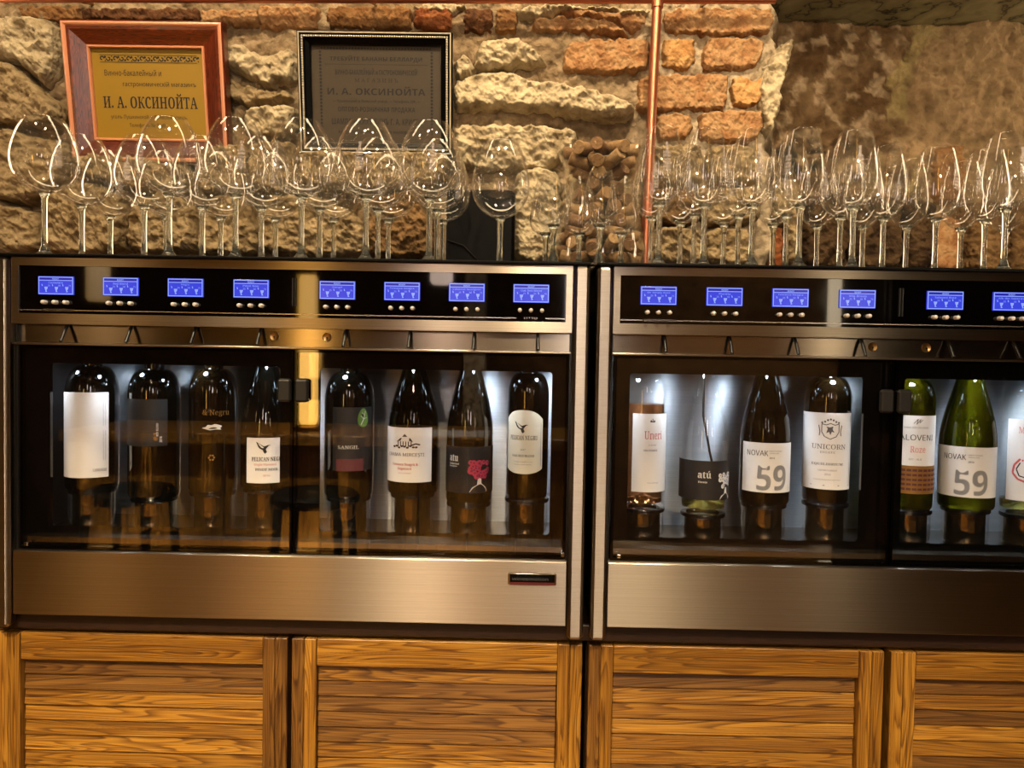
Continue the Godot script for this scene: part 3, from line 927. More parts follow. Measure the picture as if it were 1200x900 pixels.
func make_room() -> void:
	var f := MB.new()
	f.box(Vector3(0, -0.05, 1.85), Vector3(5.6, 0.1, 5.2))
	solo("floor", f, M.counter_wood, "brown floor of the bar", "floor", "", "structure")
	f = MB.new()
	f.box(Vector3(0, 3.05, 1.85), Vector3(5.6, 0.1, 5.2))
	solo("ceiling", f, M.room_plaster, "plain ceiling above the dispensers", "ceiling", "", "structure")
	for s in [["left", -2.75], ["right", 2.75]]:
		f = MB.new()
		f.box(Vector3(s[1], 1.5, 1.85), Vector3(0.1, 3.0, 5.2))
		solo("wall_" + s[0], f, M.room_plaster, "plaster side wall of the bar on the %s" % s[0], "wall", "", "structure")
	f = MB.new()
	f.box(Vector3(0, 1.5, 4.4), Vector3(5.6, 3.0, 0.1))
	solo("wall_front", f, M.room_plaster, "plaster wall across the room from the dispensers", "wall", "", "structure")
	# what the steel and the glass mirror: a dark cupboard, the bar counter with its stools, a pale pillar
	var d := thing("tall_cupboard", "tall dark cupboard across the room, mirrored by the right end of the steel panels", "cupboard", Vector3(2.18, 0, 2.7))
	var b := mb_for(d)
	b.box(Vector3(2.18, 1.10, 2.72), Vector3(1.02, 2.2, 0.5), 0.004)
	part("body", b, M.black_plastic, d)
	for k in 2:
		b = mb_for(d)
		b.box(Vector3(1.93 + k * 0.5, 1.12, 2.46), Vector3(0.49, 2.1, 0.022), 0.004, true)
		var leaf := part("door", b, M.ledge_wood, d)
		b = mb_for(d)
		b.tube([Vector3(2.145 + k * 0.07, 1.05, 2.43), Vector3(2.145 + k * 0.07, 1.25, 2.43)], 0.006, 10)
		part("handle", b, M.brass, leaf)
	for x in [-1.57, -0.82]:
		var st := thing("bar_stool", "dark bar stool before the wooden bar counter, %s" % ("under the left pendant lamp" if x < -1.0 else "right of the other stool"), "bar stool", Vector3(x, 0, 1.95), "bar stools across the room")
		b = MB.new()
		b.lathe([Vector2(0, 0.70), Vector2(0.16, 0.70), Vector2(0.175, 0.715), Vector2(0.175, 0.735), Vector2(0.155, 0.752), Vector2(0, 0.756)], 36)
		part("seat", b, M.black_leather, st)
		for sx in [-1.0, 1.0]:
			for sz in [-1.0, 1.0]:
				b = MB.new()
				b.tube([Vector3(sx * 0.115, 0.70, sz * 0.115), Vector3(sx * 0.150, 0.0, sz * 0.150)], 0.018, 12)
				part("leg", b, M.black_plastic, st)
		for s in [[-1, -1, 1, -1], [1, -1, 1, 1], [1, 1, -1, 1], [-1, 1, -1, -1]]:
			b = MB.new()
			b.tube([Vector3(s[0] * 0.139, 0.22, s[1] * 0.139), Vector3(s[2] * 0.139, 0.22, s[3] * 0.139)], 0.010, 10)
			part("stretcher", b, M.black_plastic, st)
	var c := thing("bar_counter", "brown wooden bar counter across the room, mirrored in the left cabinet glass", "counter", Vector3(-0.9, 0, 2.55))
	b = mb_for(c)
	b.box(Vector3(-0.9, 0.92, 2.55), Vector3(2.3, 0.05, 0.6), 0.006)
	part("counter_top", b, M.counter_wood, c)
	for k in 10:
		b = mb_for(c)
		b.box(Vector3(-1.9 + k * 0.222, 0.446, 2.36), Vector3(0.216, 0.892, 0.03), 0.004, true)
		part("plank", b, M.counter_wood, c)
	b = MB.new()
	b.box(Vector3(-0.35, 0.948, 2.42), Vector3(0.42, 0.006, 0.28), 0.002)
	solo("paper_sheets", b, M.white_paper, "white paper sheets on the wooden bar counter across the room", "paper")
	var p := thing("room_pillar", "pale plastered pillar behind the bar counter, mirrored by the left dispenser", "pillar", Vector3(-0.26, 0, 3.2))
	b = mb_for(p)
	b.box(Vector3(-0.26, 1.5, 3.2), Vector3(0.12, 3.0, 0.2), 0.012)
	part("shaft", b, M.pale_stone, p)


func louvre_cabinet(x0: float, x1: float, label: String, sd: int) -> void:
	var r := RandomNumberGenerator.new()
	r.seed = sd
	var cx := (x0 + x1) / 2
	var o := thing("louvre_cabinet", label, "cabinet", Vector3(cx, 0, -0.2), "louvred base cabinets under the dispensers")
	var b := mb_for(o)
	b.box(Vector3(cx, 0.48, -0.25), Vector3(x1 - x0 + 0.004, 0.78, 0.40))
	b.box(Vector3(cx, 0.045, -0.26), Vector3(x1 - x0 + 0.004, 0.09, 0.34))
	part("body", b, M.ledge_wood, o)
	var door := Node3D.new()
	door.name = "door"
	o.add_child(door, true)
	var lo := 0.10
	for e in [x0, x1 - 0.0365]:
		# each stile is glued up from staves
		for k in 2:
			b = mb_for(o)
			b.uvo = Vector2(r.randf(), r.randf())
			b.box(Vector3(e + 0.009 + k * 0.0182, (lo + LOUVRE_TOP) / 2, -0.033), Vector3(0.0180, LOUVRE_TOP - lo, 0.026), 0.0012, true)
			part("stile", b, M["louvre_wood_%d" % r.randi_range(0, 5)], door)
	var a := x0 + 0.0368
	var e2 := x1 - 0.0368
	b = mb_for(o)
	b.uvo = Vector2(r.randf(), r.randf())
	b.box(Vector3((a + e2) / 2, LOUVRE_TOP - 0.0205, -0.033), Vector3(e2 - a, 0.041, 0.024), 0.0012)
	part("rail", b, M["louvre_wood_%d" % r.randi_range(0, 2)], door)
	b = mb_for(o)
	b.box(Vector3((a + e2) / 2, lo + 0.03, -0.033), Vector3(e2 - a, 0.06, 0.024), 0.0012)
	part("rail", b, M.louvre_wood_1, door)
	var y := LOUVRE_TOP - 0.041 - 0.0125
	while y > lo + 0.065:
		b = mb_for(o)
		b.uvo = Vector2(r.randf(), r.randf())
		b.xf = b.xf * Transform3D(Basis(Vector3.RIGHT, -0.15), Vector3((a + e2) / 2, y, -0.0335 + r.randf_range(-0.0006, 0.0006)))
		b.box(Vector3(), Vector3(e2 - a, 0.0262, 0.006), 0.0016)
		part("slat", b, M["louvre_wood_%d" % r.randi_range(0, 5)], door)
		y -= 0.0232


# ---------------------------------------------------------------- the wine dispensers
func dispenser(ox: float, label: String, names: Array, led: float) -> void:
	# the left edge of the steel front stands at ox; 0.806 wide between its posts
	var o := thing("wine_dispenser", label, "wine dispenser", Vector3(ox + 0.403, 0.896, -0.2))
	var W := 0.806
	var cx := ox + W / 2
	var b := mb_for(o)
	# carcass: a shell of dark sheet round the chilled space
	b.box(Vector3(ox - 0.008, 1.172, -0.21), Vector3(0.02, 0.52, 0.40))
	b.box(Vector3(ox + W + 0.008, 1.172, -0.21), Vector3(0.02, 0.52, 0.40))
	b.box(Vector3(cx, 1.172, -0.40), Vector3(W, 0.52, 0.02))
	b.box(Vector3(cx, 0.965, -0.225), Vector3(W, 0.105, 0.37))
	b.box(Vector3(cx, 1.425, -0.21), Vector3(W, 0.016, 0.40))
	part("case", b, M.black_plastic, o)
	b = mb_for(o)
	b.box(Vector3(cx, 1.4355, -0.202), Vector3(W + 0.05, 0.005, 0.416), 0.0015)
	part("top_plate", b, M.black_edge, o)
	for e in [ox - 0.0128, ox + W + 0.0128]:
		b = mb_for(o)
		b.box(Vector3(e, 1.1645, -0.0035), Vector3(0.0240, 0.537, 0.022), 0.0055)
		part("post", b, M.steel, o, "upright steel post")
	# control panel in its steel surround
	b = mb_for(o)
	b.ring(Rect2(ox, 1.3375, W, 0.0965), Rect2(ox + 0.0095, 1.3525, W - 0.0185, 0.0685), 0.0008, -0.02, 0.0)
	part("control_surround", b, M.steel, o)
	b = mb_for(o)
	b.box(Vector3(cx, 1.387, -0.0065), Vector3(W - 0.012, 0.073, 0.008))
	var panel := part("control_panel", b, M.black_glass, o, "glossy black control panel")
	b = mb_for(o)
	for k in [[ox + 0.010, ox + 0.043], [ox + 0.090, ox + 0.726], [ox + 0.768, ox + W - 0.010]]:
		b.box(Vector3((k[0] + k[1]) / 2, 1.3575, -0.0021), Vector3(k[1] - k[0], 0.0016, 0.001))
	part("silver_line", b, M.silver_line, panel)
	b = mb_for(o)
	words(b, "WINEEMOTION", "Droid Sans", false, 0.045, 0.0038, 0.0, 0.0, Vector3(ox + 0.0665, 1.3575, -0.0018))
	words(b, "OTTO", "Droid Sans", false, 0.019, 0.0032, 0.0, 0.0, Vector3(ox + 0.747, 1.3575, -0.0018))
	part("lettering", b, M.silver_line, panel)
	for k in [0.4385, 0.4425]:
		b = mb_for(o)
		b.box(Vector3(ox + k - 0.033, 1.389, -0.0015), Vector3(0.0016, 0.040, 0.003), 0.0003)
		part("card_slot_rail", b, M.grey_plastic, panel)
	var spots := [0.0640, 0.1576, 0.2511, 0.3457, 0.4695, 0.5624, 0.6551, 0.7471]
	for k in 8:
		var x: float = ox + spots[k]
		b = mb_for(o)
		b.box(Vector3(x, 1.3928, -0.0020), Vector3(0.0515, 0.0262, 0.0024), 0.0004)
		var d := part("display", b, M.screen_blue, o, "blue lit screen with pale lines")
		b = mb_for(o)
		var z := -0.0005
		var lines := PackedVector2Array()
		for q in [bar(-0.0250, -0.0125, 0.0250, -0.0113), bar(-0.0250, 0.0113, 0.0250, 0.0125), bar(-0.0250, -0.0125, -0.0238, 0.0125), bar(0.0238, -0.0125, 0.0250, 0.0125), bar(-0.0238, 0.0068, 0.0238, 0.0078)]:
			lines.append_array(q)
		for g in 3:
			var gx := -0.0140 + g * 0.0150
			lines.append_array(fill([Vector2(-0.0026, 0), Vector2(-0.0017, -0.0034), Vector2(-0.0004, -0.0046), Vector2(-0.0004, -0.0066), Vector2(-0.0016, -0.0074), Vector2(0.0016, -0.0074), Vector2(0.0004, -0.0066), Vector2(0.0004, -0.0046), Vector2(0.0017, -0.0034), Vector2(0.0026, 0)], Vector2(gx, -0.0020)))
			lines.append_array(fill([Vector2(-0.0034, 0.0030), Vector2(-0.0030, 0), Vector2(-0.0018, 0), Vector2(-0.0018, 0.0008), Vector2(-0.0026, 0.0010), Vector2(-0.0026, 0.0030)], Vector2(gx - 0.0030, -0.0010)))
		lay(b, lines, 0.0, 0.0, Vector3(x, 1.3928, z))
		words(b, "READY", "Droid Sans", true, 0.0095, 0.0022, 0.0, 0.0, Vector3(x, 1.4022, z + 0.0003))
		words(b, names[k], "Droid Sans", false, minf(0.0023 * names[k].length(), 0.040), 0.0028, 0.0, 0.0, Vector3(x, 1.3968, z))
		for g in 3:
			words(b, ["25", "50", "75"][g], "Droid Sans", false, 0.0034, 0.0024, 0.0, 0.0, Vector3(x - 0.0098 + g * 0.0150, 1.3925, z))
		part("screen_print", b, M.screen_pale, d)
		b = mb_for(o)
		lay(b, bar(-0.0238, 0.0080, 0.0238, 0.0112), 0.0, 0.0, Vector3(x, 1.3928, -0.0006))
		part("title_bar", b, M.screen_deep, d)
		for g in 3:
			b = mb_for(o)
			b.xf = b.xf * Transform3D(Basis(Vector3.RIGHT, PI / 2), Vector3(x + (g - 1) * 0.0157, 1.3686, -0.0025))
			b.lathe([Vector2(0.0030, 0), Vector2(0.0030, 0.0070), Vector2(0.0027, 0.0084), Vector2(0.0017, 0.0094), Vector2(0, 0.0097)], 20)
			part("button", b, M.button_white, o)
		# the spout that hangs before the steel strip
		b = mb_for(o)
		b.tube([Vector3(x + 0.011, 1.3395, -0.014), Vector3(x + 0.011, 1.3300, -0.006), Vector3(x + 0.011, 1.3125, 0.006)], 0.0024, 10)
		part("spout", b, M.black_plastic, o)
	# steel strip behind the spouts, its lip, the two locks
	b = mb_for(o)
	b.box(Vector3(cx, 1.3240, -0.018), Vector3(W, 0.030, 0.006), 0.0008)
	part("drip_strip", b, M.steel_strip, o)
	b = mb_for(o)
	b.box(Vector3(cx, 1.3090, -0.012), Vector3(W, 0.0030, 0.022), 0.0008)
	part("strip_lip", b, M.steel, o)
	for lx in [0.3752, 0.4522]:
		b = mb_for(o)
		b.xf = b.xf * Transform3D(Basis(Vector3.RIGHT, PI / 2), Vector3(ox + lx, 1.3255, -0.0155))
		b.lathe([Vector2(0.0066, 0), Vector2(0.0066, 0.0016), Vector2(0.0058, 0.0024), Vector2(0.0048, 0.0018), Vector2(0, 0.0018)], 24)
		var lk := part("lock", b, M.brass, o, "round key lock")
		b = mb_for(o)
		lay(b, disc(Vector2(0, 0.0003), 0.0013), 0.0, 0.0, Vector3(ox + lx, 1.3245, -0.0134))
		lay(b, bar(-0.0006, -0.0028, 0.0006, 0.0003), 0.0, 0.0, Vector3(ox + lx, 1.3245, -0.0134))
		part("keyhole", b, M.black_edge, lk)
	# chilled space
	b = mb_for(o)
	b.box(Vector3(cx, 1.20, -0.187), Vector3(W - 0.01, 0.40, 0.006))
	part("back_plate", b, M.steel_back, o, "brushed steel back of the chilled space")
	b = mb_for(o)
	b.box(Vector3(cx, 1.0215, -0.10), Vector3(W - 0.012, 0.008, 0.17))
	part("shelf", b, M.steel_strip, o)
	# light strip above the bottles
	b = mb_for(o)
	b.box(Vector3(cx, 1.3075, -0.058), Vector3(W - 0.03, 0.010, 0.022), 0.001)
	var bar_ := part("light_strip", b, M.grey_plastic, o)
	for k in 8:
		var x: float = ox + 0.018 + k * 0.110
		b = mb_for(o)
		b.box(Vector3(x, 1.3010, -0.060), Vector3(0.020, 0.004, 0.010), 0.001)
		var lm := mat("led_%d" % int(ox * 100 + 200), Color(0.9, 0.95, 1.0), 0.4)
		lm.emission_enabled = true
		lm.emission = Color(0.80, 0.91, 1.0)
		lm.emission_energy_multiplier = 14.0 * led
		part("led_light", b, lm, bar_)
		var s := SpotLight3D.new()
		s.name = "led_glow"
		o.add_child(s, true)
		s.position = Vector3(x, 1.2975, -0.060) - o.position
		s.rotation = Vector3(-PI / 2 + 0.50, 0, 0)
		s.spot_angle = 58.0
		s.spot_angle_attenuation = 0.8
		s.spot_range = 6.0
		s.spot_attenuation = 2.0
		s.light_color = Color(0.90, 0.95, 1.0)
		s.light_energy = LED * led
		s.light_size = 0.008
		s.shadow_enabled = true
	# two glazed doors
	var wins := [Rect2(ox + WIN[0], WIN[1], WIN[2], WIN[3]), Rect2(ox + WIN[4], WIN[5], WIN[6], WIN[7])]
	var outer := [Rect2(ox + 0.0040, 1.0095, 0.4010, 0.2975), Rect2(ox + 0.4065, 1.0095, 0.3970, 0.2975)]
	for k in 2:
		b = mb_for(o)
		b.ring(outer[k], wins[k], 0.005, -0.046, -0.040)
		b.ring(outer[k], outer[k].grow(-0.004), 0.002, -0.041, -0.008)
		var d := part("cabinet_door", b, M.black_glass, o, "black framed glass door")
		b = mb_for(o)
		var wr: Rect2 = outer[k].grow(-0.0035)
		b.box(Vector3(wr.get_center().x, wr.get_center().y, -0.0120), Vector3(wr.size.x, wr.size.y, 0.004))
		part("pane", b, M.pane_glass, d)
		b = mb_for(o)
		var hx := ox + (0.3935 if k == 0 else 0.4185)
		b.box(Vector3(hx, 1.2480, -0.0050), Vector3(0.021, 0.034, 0.008), 0.0035)
		part("door_pull", b, M.grey_plastic, d)
		b = mb_for(o)
		b.box(Vector3(ox + (0.0165 if k == 0 else 0.7995), 1.0165, -0.0065), Vector3(0.006, 0.005, 0.005), 0.001)
		part("hinge", b, M.chrome, d)
	# lower steel panel
	b = mb_for(o)
	b.box(Vector3(cx, 0.9610, -0.012), Vector3(W, 0.0940, 0.024), 0.0012)
	var lp := part("lower_panel", b, M.steel, o, "brushed steel lower panel")
	b = mb_for(o)
	b.box(Vector3(ox + 0.756, 0.9825, 0.0010), Vector3(0.0700, 0.0175, 0.003), 0.0012)
	var np := part("nameplate", b, M.chrome, lp)
	b = mb_for(o)
	b.box(Vector3(ox + 0.756, 0.9838, 0.0022), Vector3(0.0650, 0.0115, 0.0012))
	part("nameplate_field", b, M.black_edge, lp)
	b = mb_for(o)
	b.box(Vector3(ox + 0.756, 0.9762, 0.0022), Vector3(0.0650, 0.0036, 0.0012))
	part("nameplate_stripe", b, M.dark_red, lp)
	b = mb_for(o)
	words(b, "wineemotion", "Droid Sans", false, 0.052, 0.0045, 0.0, 0.0, Vector3(ox + 0.753, 0.9830, 0.0031))
	part("nameplate_lettering", b, M.grey_ink, lp)
	# a stand with a clear cup under every bottle
	for s in STANDS:
		if s[0] < ox or s[0] > ox + W + 0.02:
			continue
		var y: float = s[1] - 1.0255
		var at := Vector3(s[0], 1.0255, -0.10)
		b = mb_for(o)
		b.xf.origin += at
		b.lathe([Vector2(0, 0), Vector2(0.0255, 0), Vector2(0.0280, 0.003), Vector2(0.0280, y * 0.5 - 0.001), Vector2(0.0270, y * 0.5), Vector2(0.0280, y * 0.5 + 0.001), Vector2(0.0280, y - 0.004), Vector2(0, y - 0.004)], 40)
		var st := part("bottle_stand", b, M.smoked_metal, o)
		b = mb_for(o)
		b.xf.origin += at
		b.lathe([Vector2(0.0285, 0.002), Vector2(0.0315, 0.006), Vector2(0.0330, 0.014), Vector2(0.0330, y - 0.004), Vector2(0.0318, y - 0.004), Vector2(0.0318, 0.014), Vector2(0.0305, 0.0075), Vector2(0.0285, 0.0040), Vector2(0.0285, 0.002)], 48)
		part("clear_cup", b, M.cup_plastic, st)
		b = mb_for(o)
		b.xf.origin += at
		b.lathe([Vector2(0.0275, y - 0.0060), Vector2(0.0335, y - 0.0060), Vector2(0.0345, y - 0.0048), Vector2(0.0345, y - 0.0014), Vector2(0.0335, y - 0.0003), Vector2(0.0275, y - 0.0003), Vector2(0.0275, y - 0.0060)], 48)
		part("cup_ring", b, M.gloss_black, st)


# ---------------------------------------------------------------- bottles
func bottle_profile(kind: String, R: float, hs: float, hn: float, rn: float, top: float) -> Array:
	var p := [Vector2(0, 0.006), Vector2(R * 0.55, 0.004), Vector2(R - 0.006, 0.0), Vector2(R - 0.0018, 0.0015), Vector2(R, 0.006), Vector2(R, hs)]
	for k in range(1, 15):
		var t := k / 14.0
		var r := 0.0
		if kind == "bordeaux":
			r = rn + (R - rn) * pow(cos(t * PI / 2), 0.85)
			p.append(Vector2(r, hs + (hn - hs) * sin(t * PI / 2)))
		else:
			r = rn + (R - rn) * pow(0.5 + 0.5 * cos(PI * t), 0.75)
			p.append(Vector2(r, hs + (hn - hs) * t))
	p.append(Vector2(rn - 0.0005, top - 0.022))
	p.append(Vector2(rn + 0.0012, top - 0.020))
	p.append(Vector2(rn + 0.0012, top - 0.004))
	p.append(Vector2(rn - 0.001, top))
	p.append(Vector2(0, top))
	return p


func bottle(x: float, base: float, R: float, kind: String, ys: float, yn: float, m: Material, label: String, hollow := false) -> Node3D:
	var o := thing("wine_bottle", label, "wine bottle", Vector3(x, base, -0.10), "bottles in the wine dispensers")
	o.rotation.y = atan2(-x, 1.2)      # customers stand in the middle; the labels are turned to them
	var p := bottle_profile(kind, R, ys - base, yn - base, 0.0145, 0.292)
	if hollow:
		for k in range(p.size() - 2, 3, -1):
			p.append(Vector2(maxf(p[k].x - 0.0028, 0.001), p[k].y))
		p.append(Vector2(R - 0.004, 0.008))
		p.append(Vector2(R * 0.5, 0.014))
		p.append(Vector2(0, 0.020))
	var b := MB.new()
	b.lathe(p, 64)
	part("glass", b, m, o)
	return o


func wine_fill(o: Node3D, kind: String, R: float, ys: float, yn: float, level: float, m: Material) -> void:
	var base := o.position.y
	var full := bottle_profile(kind, R, ys - base, yn - base, 0.0145, 0.292)
	var p := [Vector2(0, 0.0215), Vector2(R * 0.5, 0.0155), Vector2(R - 0.0045, 0.0092)]
	var last := 0.0
	for k in range(4, full.size()):
		var q: Vector2 = full[k]
		if q.y < 0.012:
			continue
		if q.y > level - base:
			var a: Vector2 = full[k - 1]
			var f := (level - base - a.y) / (q.y - a.y)
			last = a.lerp(q, f).x - 0.0034
			break
		p.append(Vector2(q.x - 0.0034, q.y))
		last = q.x - 0.0034
	p.append(Vector2(last, level - base))
	p.append(Vector2(0, level - base))
	var b := MB.new()
	b.lathe(p, 48)
	part("wine", b, m, o)


func paper(o: Node3D, R: float, a0: float, a1: float, y0: float, y1: float, m: Material, arch := 0.0, called := "label", lift := 0.0005) -> MeshInstance3D:
	# a curved sheet; degrees round the bottle, world heights
	var b := MB.new()
	var n := 40
	var base := o.position.y
	var r := R + lift
	var ring := []
	for k in n + 1:
		var f := float(k) / n
		var a := deg_to_rad(lerpf(a0, a1, f))
		var s := 2.0 * f - 1.0
		var dip := arch * pow(absf(s), 2.6)
		ring.append([a, y0 - base + dip * 0.55, y1 - base - dip])
	for k in n:
		var q0: Array = ring[k]
		var q1: Array = ring[k + 1]
		var n0 := Vector3(sin(q0[0]), 0, cos(q0[0]))
		var n1 := Vector3(sin(q1[0]), 0, cos(q1[0]))
		for s in [[r, 1.0], [R + lift - 0.0003, -1.0]]:
			var i0 := b.vert(n0 * s[0] + Vector3(0, q0[1], 0), n0 * s[1], Vector2(q0[0] * r, q0[1]))
			b.vert(n1 * s[0] + Vector3(0, q1[1], 0), n1 * s[1], Vector2(q1[0] * r, q1[1]))
			b.vert(n1 * s[0] + Vector3(0, q1[2], 0), n1 * s[1], Vector2(q1[0] * r, q1[2]))
			b.vert(n0 * s[0] + Vector3(0, q0[2], 0), n0 * s[1], Vector2(q0[0] * r, q0[2]))
			b.tri(i0, i0 + 1, i0 + 2)
			b.tri(i0, i0 + 2, i0 + 3)
		for e in [1, 2]:
			var nn := Vector3(0, -1.0 if e == 1 else 1.0, 0)
			var ri := R + lift - 0.0003
			b.quad(n0 * r + Vector3(0, q0[e], 0), n1 * r + Vector3(0, q1[e], 0), n1 * ri + Vector3(0, q1[e], 0), n0 * ri + Vector3(0, q0[e], 0), nn)
	return part(called, b, m, o)


func print_on(o: Node3D, lb: Node3D, R: float, items: Array, m: Material, called := "lettering") -> void:
	# items: [text, family, bold, width, height, degrees, world height, upright]
	var b := MB.new()
	for t in items:
		words(b, t[0], t[1], t[2], t[3], t[4], R + 0.0009, deg_to_rad(t[5]), Vector3(0, t[6] - o.position.y, 0), t.size() > 7)
	part(called, b, m, lb)


func draw_on(o: Node3D, lb: Node3D, R: float, shapes: Array, deg: float, y: float, m: Material, called := "emblem", lift := 0.0009) -> void:
	var b := MB.new()
	for s in shapes:
		lay(b, s, R + lift, deg_to_rad(deg), Vector3(0, y - o.position.y, 0))
	part(called, b, m, lb)


func pelican(s: float) -> Array:      # a bird lifting its wings, s metres wide
	var p := [Vector2(-0.5, 0.42), Vector2(-0.30, 0.30), Vector2(-0.10, 0.16), Vector2(0.04, 0.10), Vector2(0.20, 0.14), Vector2(0.34, 0.20), Vector2(0.50, 0.17), Vector2(0.34, 0.13), Vector2(0.22, 0.05), Vector2(0.16, -0.10), Vector2(0.24, -0.30), Vector2(0.10, -0.42), Vector2(0.0, -0.30), Vector2(-0.04, -0.16), Vector2(-0.22, -0.08), Vector2(-0.34, 0.04), Vector2(-0.40, 0.18), Vector2(-0.46, 0.30)]
	return [fill(p, Vector2(), s)]


func make_bottles() -> void:
	var D: Material = M.dark_glass
	var S := "Droid Serif"
	var N := "Droid Sans"
	var st := STANDS
	# left dispenser, left door
	var o := bottle(st[0][0], st[0][1], 0.0387, "bordeaux", 1.230, 1.277, D, "dark straight bottle with a tall blank whitish label, first in the left dispenser")
	var R := 0.0387
	var lb := paper(o, R, -86, 34, 1.1053, 1.2362, M.white_paper)
	print_on(o, lb, R, [["CARMENERE", S, true, 0.020, 0.0042, 15, 1.1170]], M.grey_ink)
	print_on(o, lb, R, [["fermented and aged in small oak casks", N, false, 0.046, 0.0021, 22, 1.208, 1], ["selected from low yielding old vines", N, false, 0.046, 0.0021, 26.5, 1.208, 1], ["grapes picked by hand in late autumn", N, false, 0.046, 0.0021, 22, 1.155, 1], ["bottled at the estate, contains sulphites", N, false, 0.046, 0.0021, 26.5, 1.155, 1]], M.grey_ink, "small_print")
	R = 0.0385
	o = bottle(st[1][0], st[1][1], R, "bordeaux", 1.2320, 1.2735, D, "dark straight bottle with a black label lettered sideways, second in the left dispenser")
	lb = paper(o, R, -88, 28, 1.1557, 1.2276, M.black_paper)
	print_on(o, lb, R, [["#1", N, true, 0.012, 0.0060, 2, 1.170, 1]], M.gold_ink)
	print_on(o, lb, R, [["RED BLEND", N, true, 0.020, 0.0032, 5.5, 1.181, 1], ["2016", N, true, 0.009, 0.0038, 13, 1.166, 1]], M.pale_ink, "vintage_lettering")
	R = 0.0365
	o = bottle(st[2][0], st[2][1], R, "bordeaux", 1.2330, 1.2760, M.brown_glass, "brown straight bottle with gold script straight on the glass, third in the left dispenser")
	print_on(o, o, R, [["& Negru", S, false, 0.040, 0.0105, 6, 1.2080]], M.gold_ink)
	draw_on(o, o, R, [fill([Vector2(-0.016, -0.001), Vector2(-0.010, 0.0005), Vector2(-0.007, 0.004), Vector2(-0.001, 0.0035), Vector2(0.003, 0.0055), Vector2(0.009, 0.004), Vector2(0.014, 0.002), Vector2(0.011, -0.001), Vector2(0.013, -0.0035), Vector2(0.004, -0.003), Vector2(-0.004, -0.0045), Vector2(-0.010, -0.0025)])], -2, 1.1862, M.pale_ink, "cloud_mark")
	var em := []
	for k in 6:
		em.append(disc(Vector2.from_angle(TAU * k / 6) * 0.0038, 0.0015, 8))
	draw_on(o, o, R, em, -4, 1.1400, M.gold_ink, "flower_mark")
	R = 0.0384
	o = bottle(st[3][0], st[3][1], R, "burgundy", 1.176, 1.300, D, "dark sloping bottle with a black bird on square white label, fourth in left dispenser")
	lb = paper(o, R, -47, 62, 1.1026, 1.1719, M.white_paper)
	draw_on(o, lb, R, pelican(0.022), -6, 1.1570, M.ink)
	print_on(o, lb, R, [["PELICAN NEGRU", S, true, 0.050, 0.0062, 4, 1.1395], ["PINOT NOIR", S, true, 0.034, 0.0040, 1, 1.1235]], M.ink)
	print_on(o, lb, R, [["Single Vineyard", S, false, 0.034, 0.0046, -2, 1.1310], ["2016", S, false, 0.010, 0.0030, 1, 1.1145]], M.rose_ink, "red_lettering")
	# left dispenser, right door
	R = 0.0377
	o = bottle(st[4][0], st[4][1], R, "bordeaux", 1.2300, 1.2745, D, "dark straight bottle with a green leaf sticker at its shoulder, fifth in the left dispenser")
	lb = paper(o, R, -40, 62, 1.1240, 1.2210, M.black_paper)
	print_on(o, lb, R, [["SANGIL", S, false, 0.032, 0.0052, -2, 1.1600]], M.pale_ink)
	lb = paper(o, R, -30, 34, 1.1235, 1.1420, M.label_lilac, 0.0, "lower_label", 0.0008)
	var lf := []
	var ls := []
	for k in 21:
		var a := TAU * k / 20.0 + 0.5
		ls.append(Vector2(cos(a) * 0.0092 * (1.0 - 0.25 * sin(a)), sin(a) * 0.0145))
	lf.append(fill(ls.slice(0, 20)))
	draw_on(o, o, R, lf, 32, 1.2050, M.leaf_green, "leaf_sticker", 0.0012)
	var veins := [stroke([Vector2(-0.004, -0.011), Vector2(0.001, -0.002), Vector2(0.0035, 0.010)], 0.0009), stroke([Vector2(0.001, -0.002), Vector2(-0.0045, 0.003)], 0.0006), stroke([Vector2(0.001, -0.002), Vector2(0.0062, 0.0)], 0.0006), stroke([Vector2(0.002, 0.003), Vector2(-0.002, 0.008)], 0.0006)]
	draw_on(o, o, R, veins, 32, 1.2050, M.pale_ink, "leaf_veins", 0.0016)
	R = 0.0395
	o = bottle(st[5][0], st[5][1], R, "burgundy", 1.185, 1.300, M.olive_glass, "olive sloping bottle with a manor house drawn on its white label, in left dispenser")
	lb = paper(o, R, -80, 45, 1.1085, 1.1919, M.white_paper)
	var hs := [fill([Vector2(-0.004, 0.009), Vector2(0.0, 0.0135), Vector2(0.0045, 0.009)]), fill([Vector2(-0.014, 0.001), Vector2(-0.007, 0.007), Vector2(0.009, 0.007), Vector2(0.013, 0.001), Vector2(0.009, 0.0025), Vector2(-0.009, 0.0025)])]
	for k in 6:
		hs.append(bar(-0.0115 + k * 0.0042, -0.006, -0.0100 + k * 0.0042, 0.002))
	for k in 9:
		hs.append(disc(Vector2(-0.018 + k * 0.0045, -0.0062 + 0.0014 * sin(k * 2.3)), 0.0023, 9, 0.7))
	hs.append(stroke([Vector2(0.010, -0.004), Vector2(0.017, -0.0015), Vector2(0.024, -0.003)], 0.0022))
	draw_on(o, lb, R, hs, -19, 1.1690, M.plum_ink, "house_drawing")
	print_on(o, lb, R, [["CRAMA MIRCEȘTI", N, false, 0.062, 0.0066, -19, 1.1500]], M.plum_ink)
	print_on(o, lb, R, [["Feteasca Neagră &", S, true, 0.042, 0.0052, -19, 1.1355], ["Saperavi", S, true, 0.022, 0.0050, -19, 1.1290], ["Dry red wine", S, false, 0.020, 0.0028, -19, 1.1225]], M.red_ink, "red_lettering")
	R = 0.0362
	o = bottle(st[6][0], st[6][1], R, "burgundy", 1.180, 1.300, D, "dark sloping bottle with a pink rose headed bust on its black label")
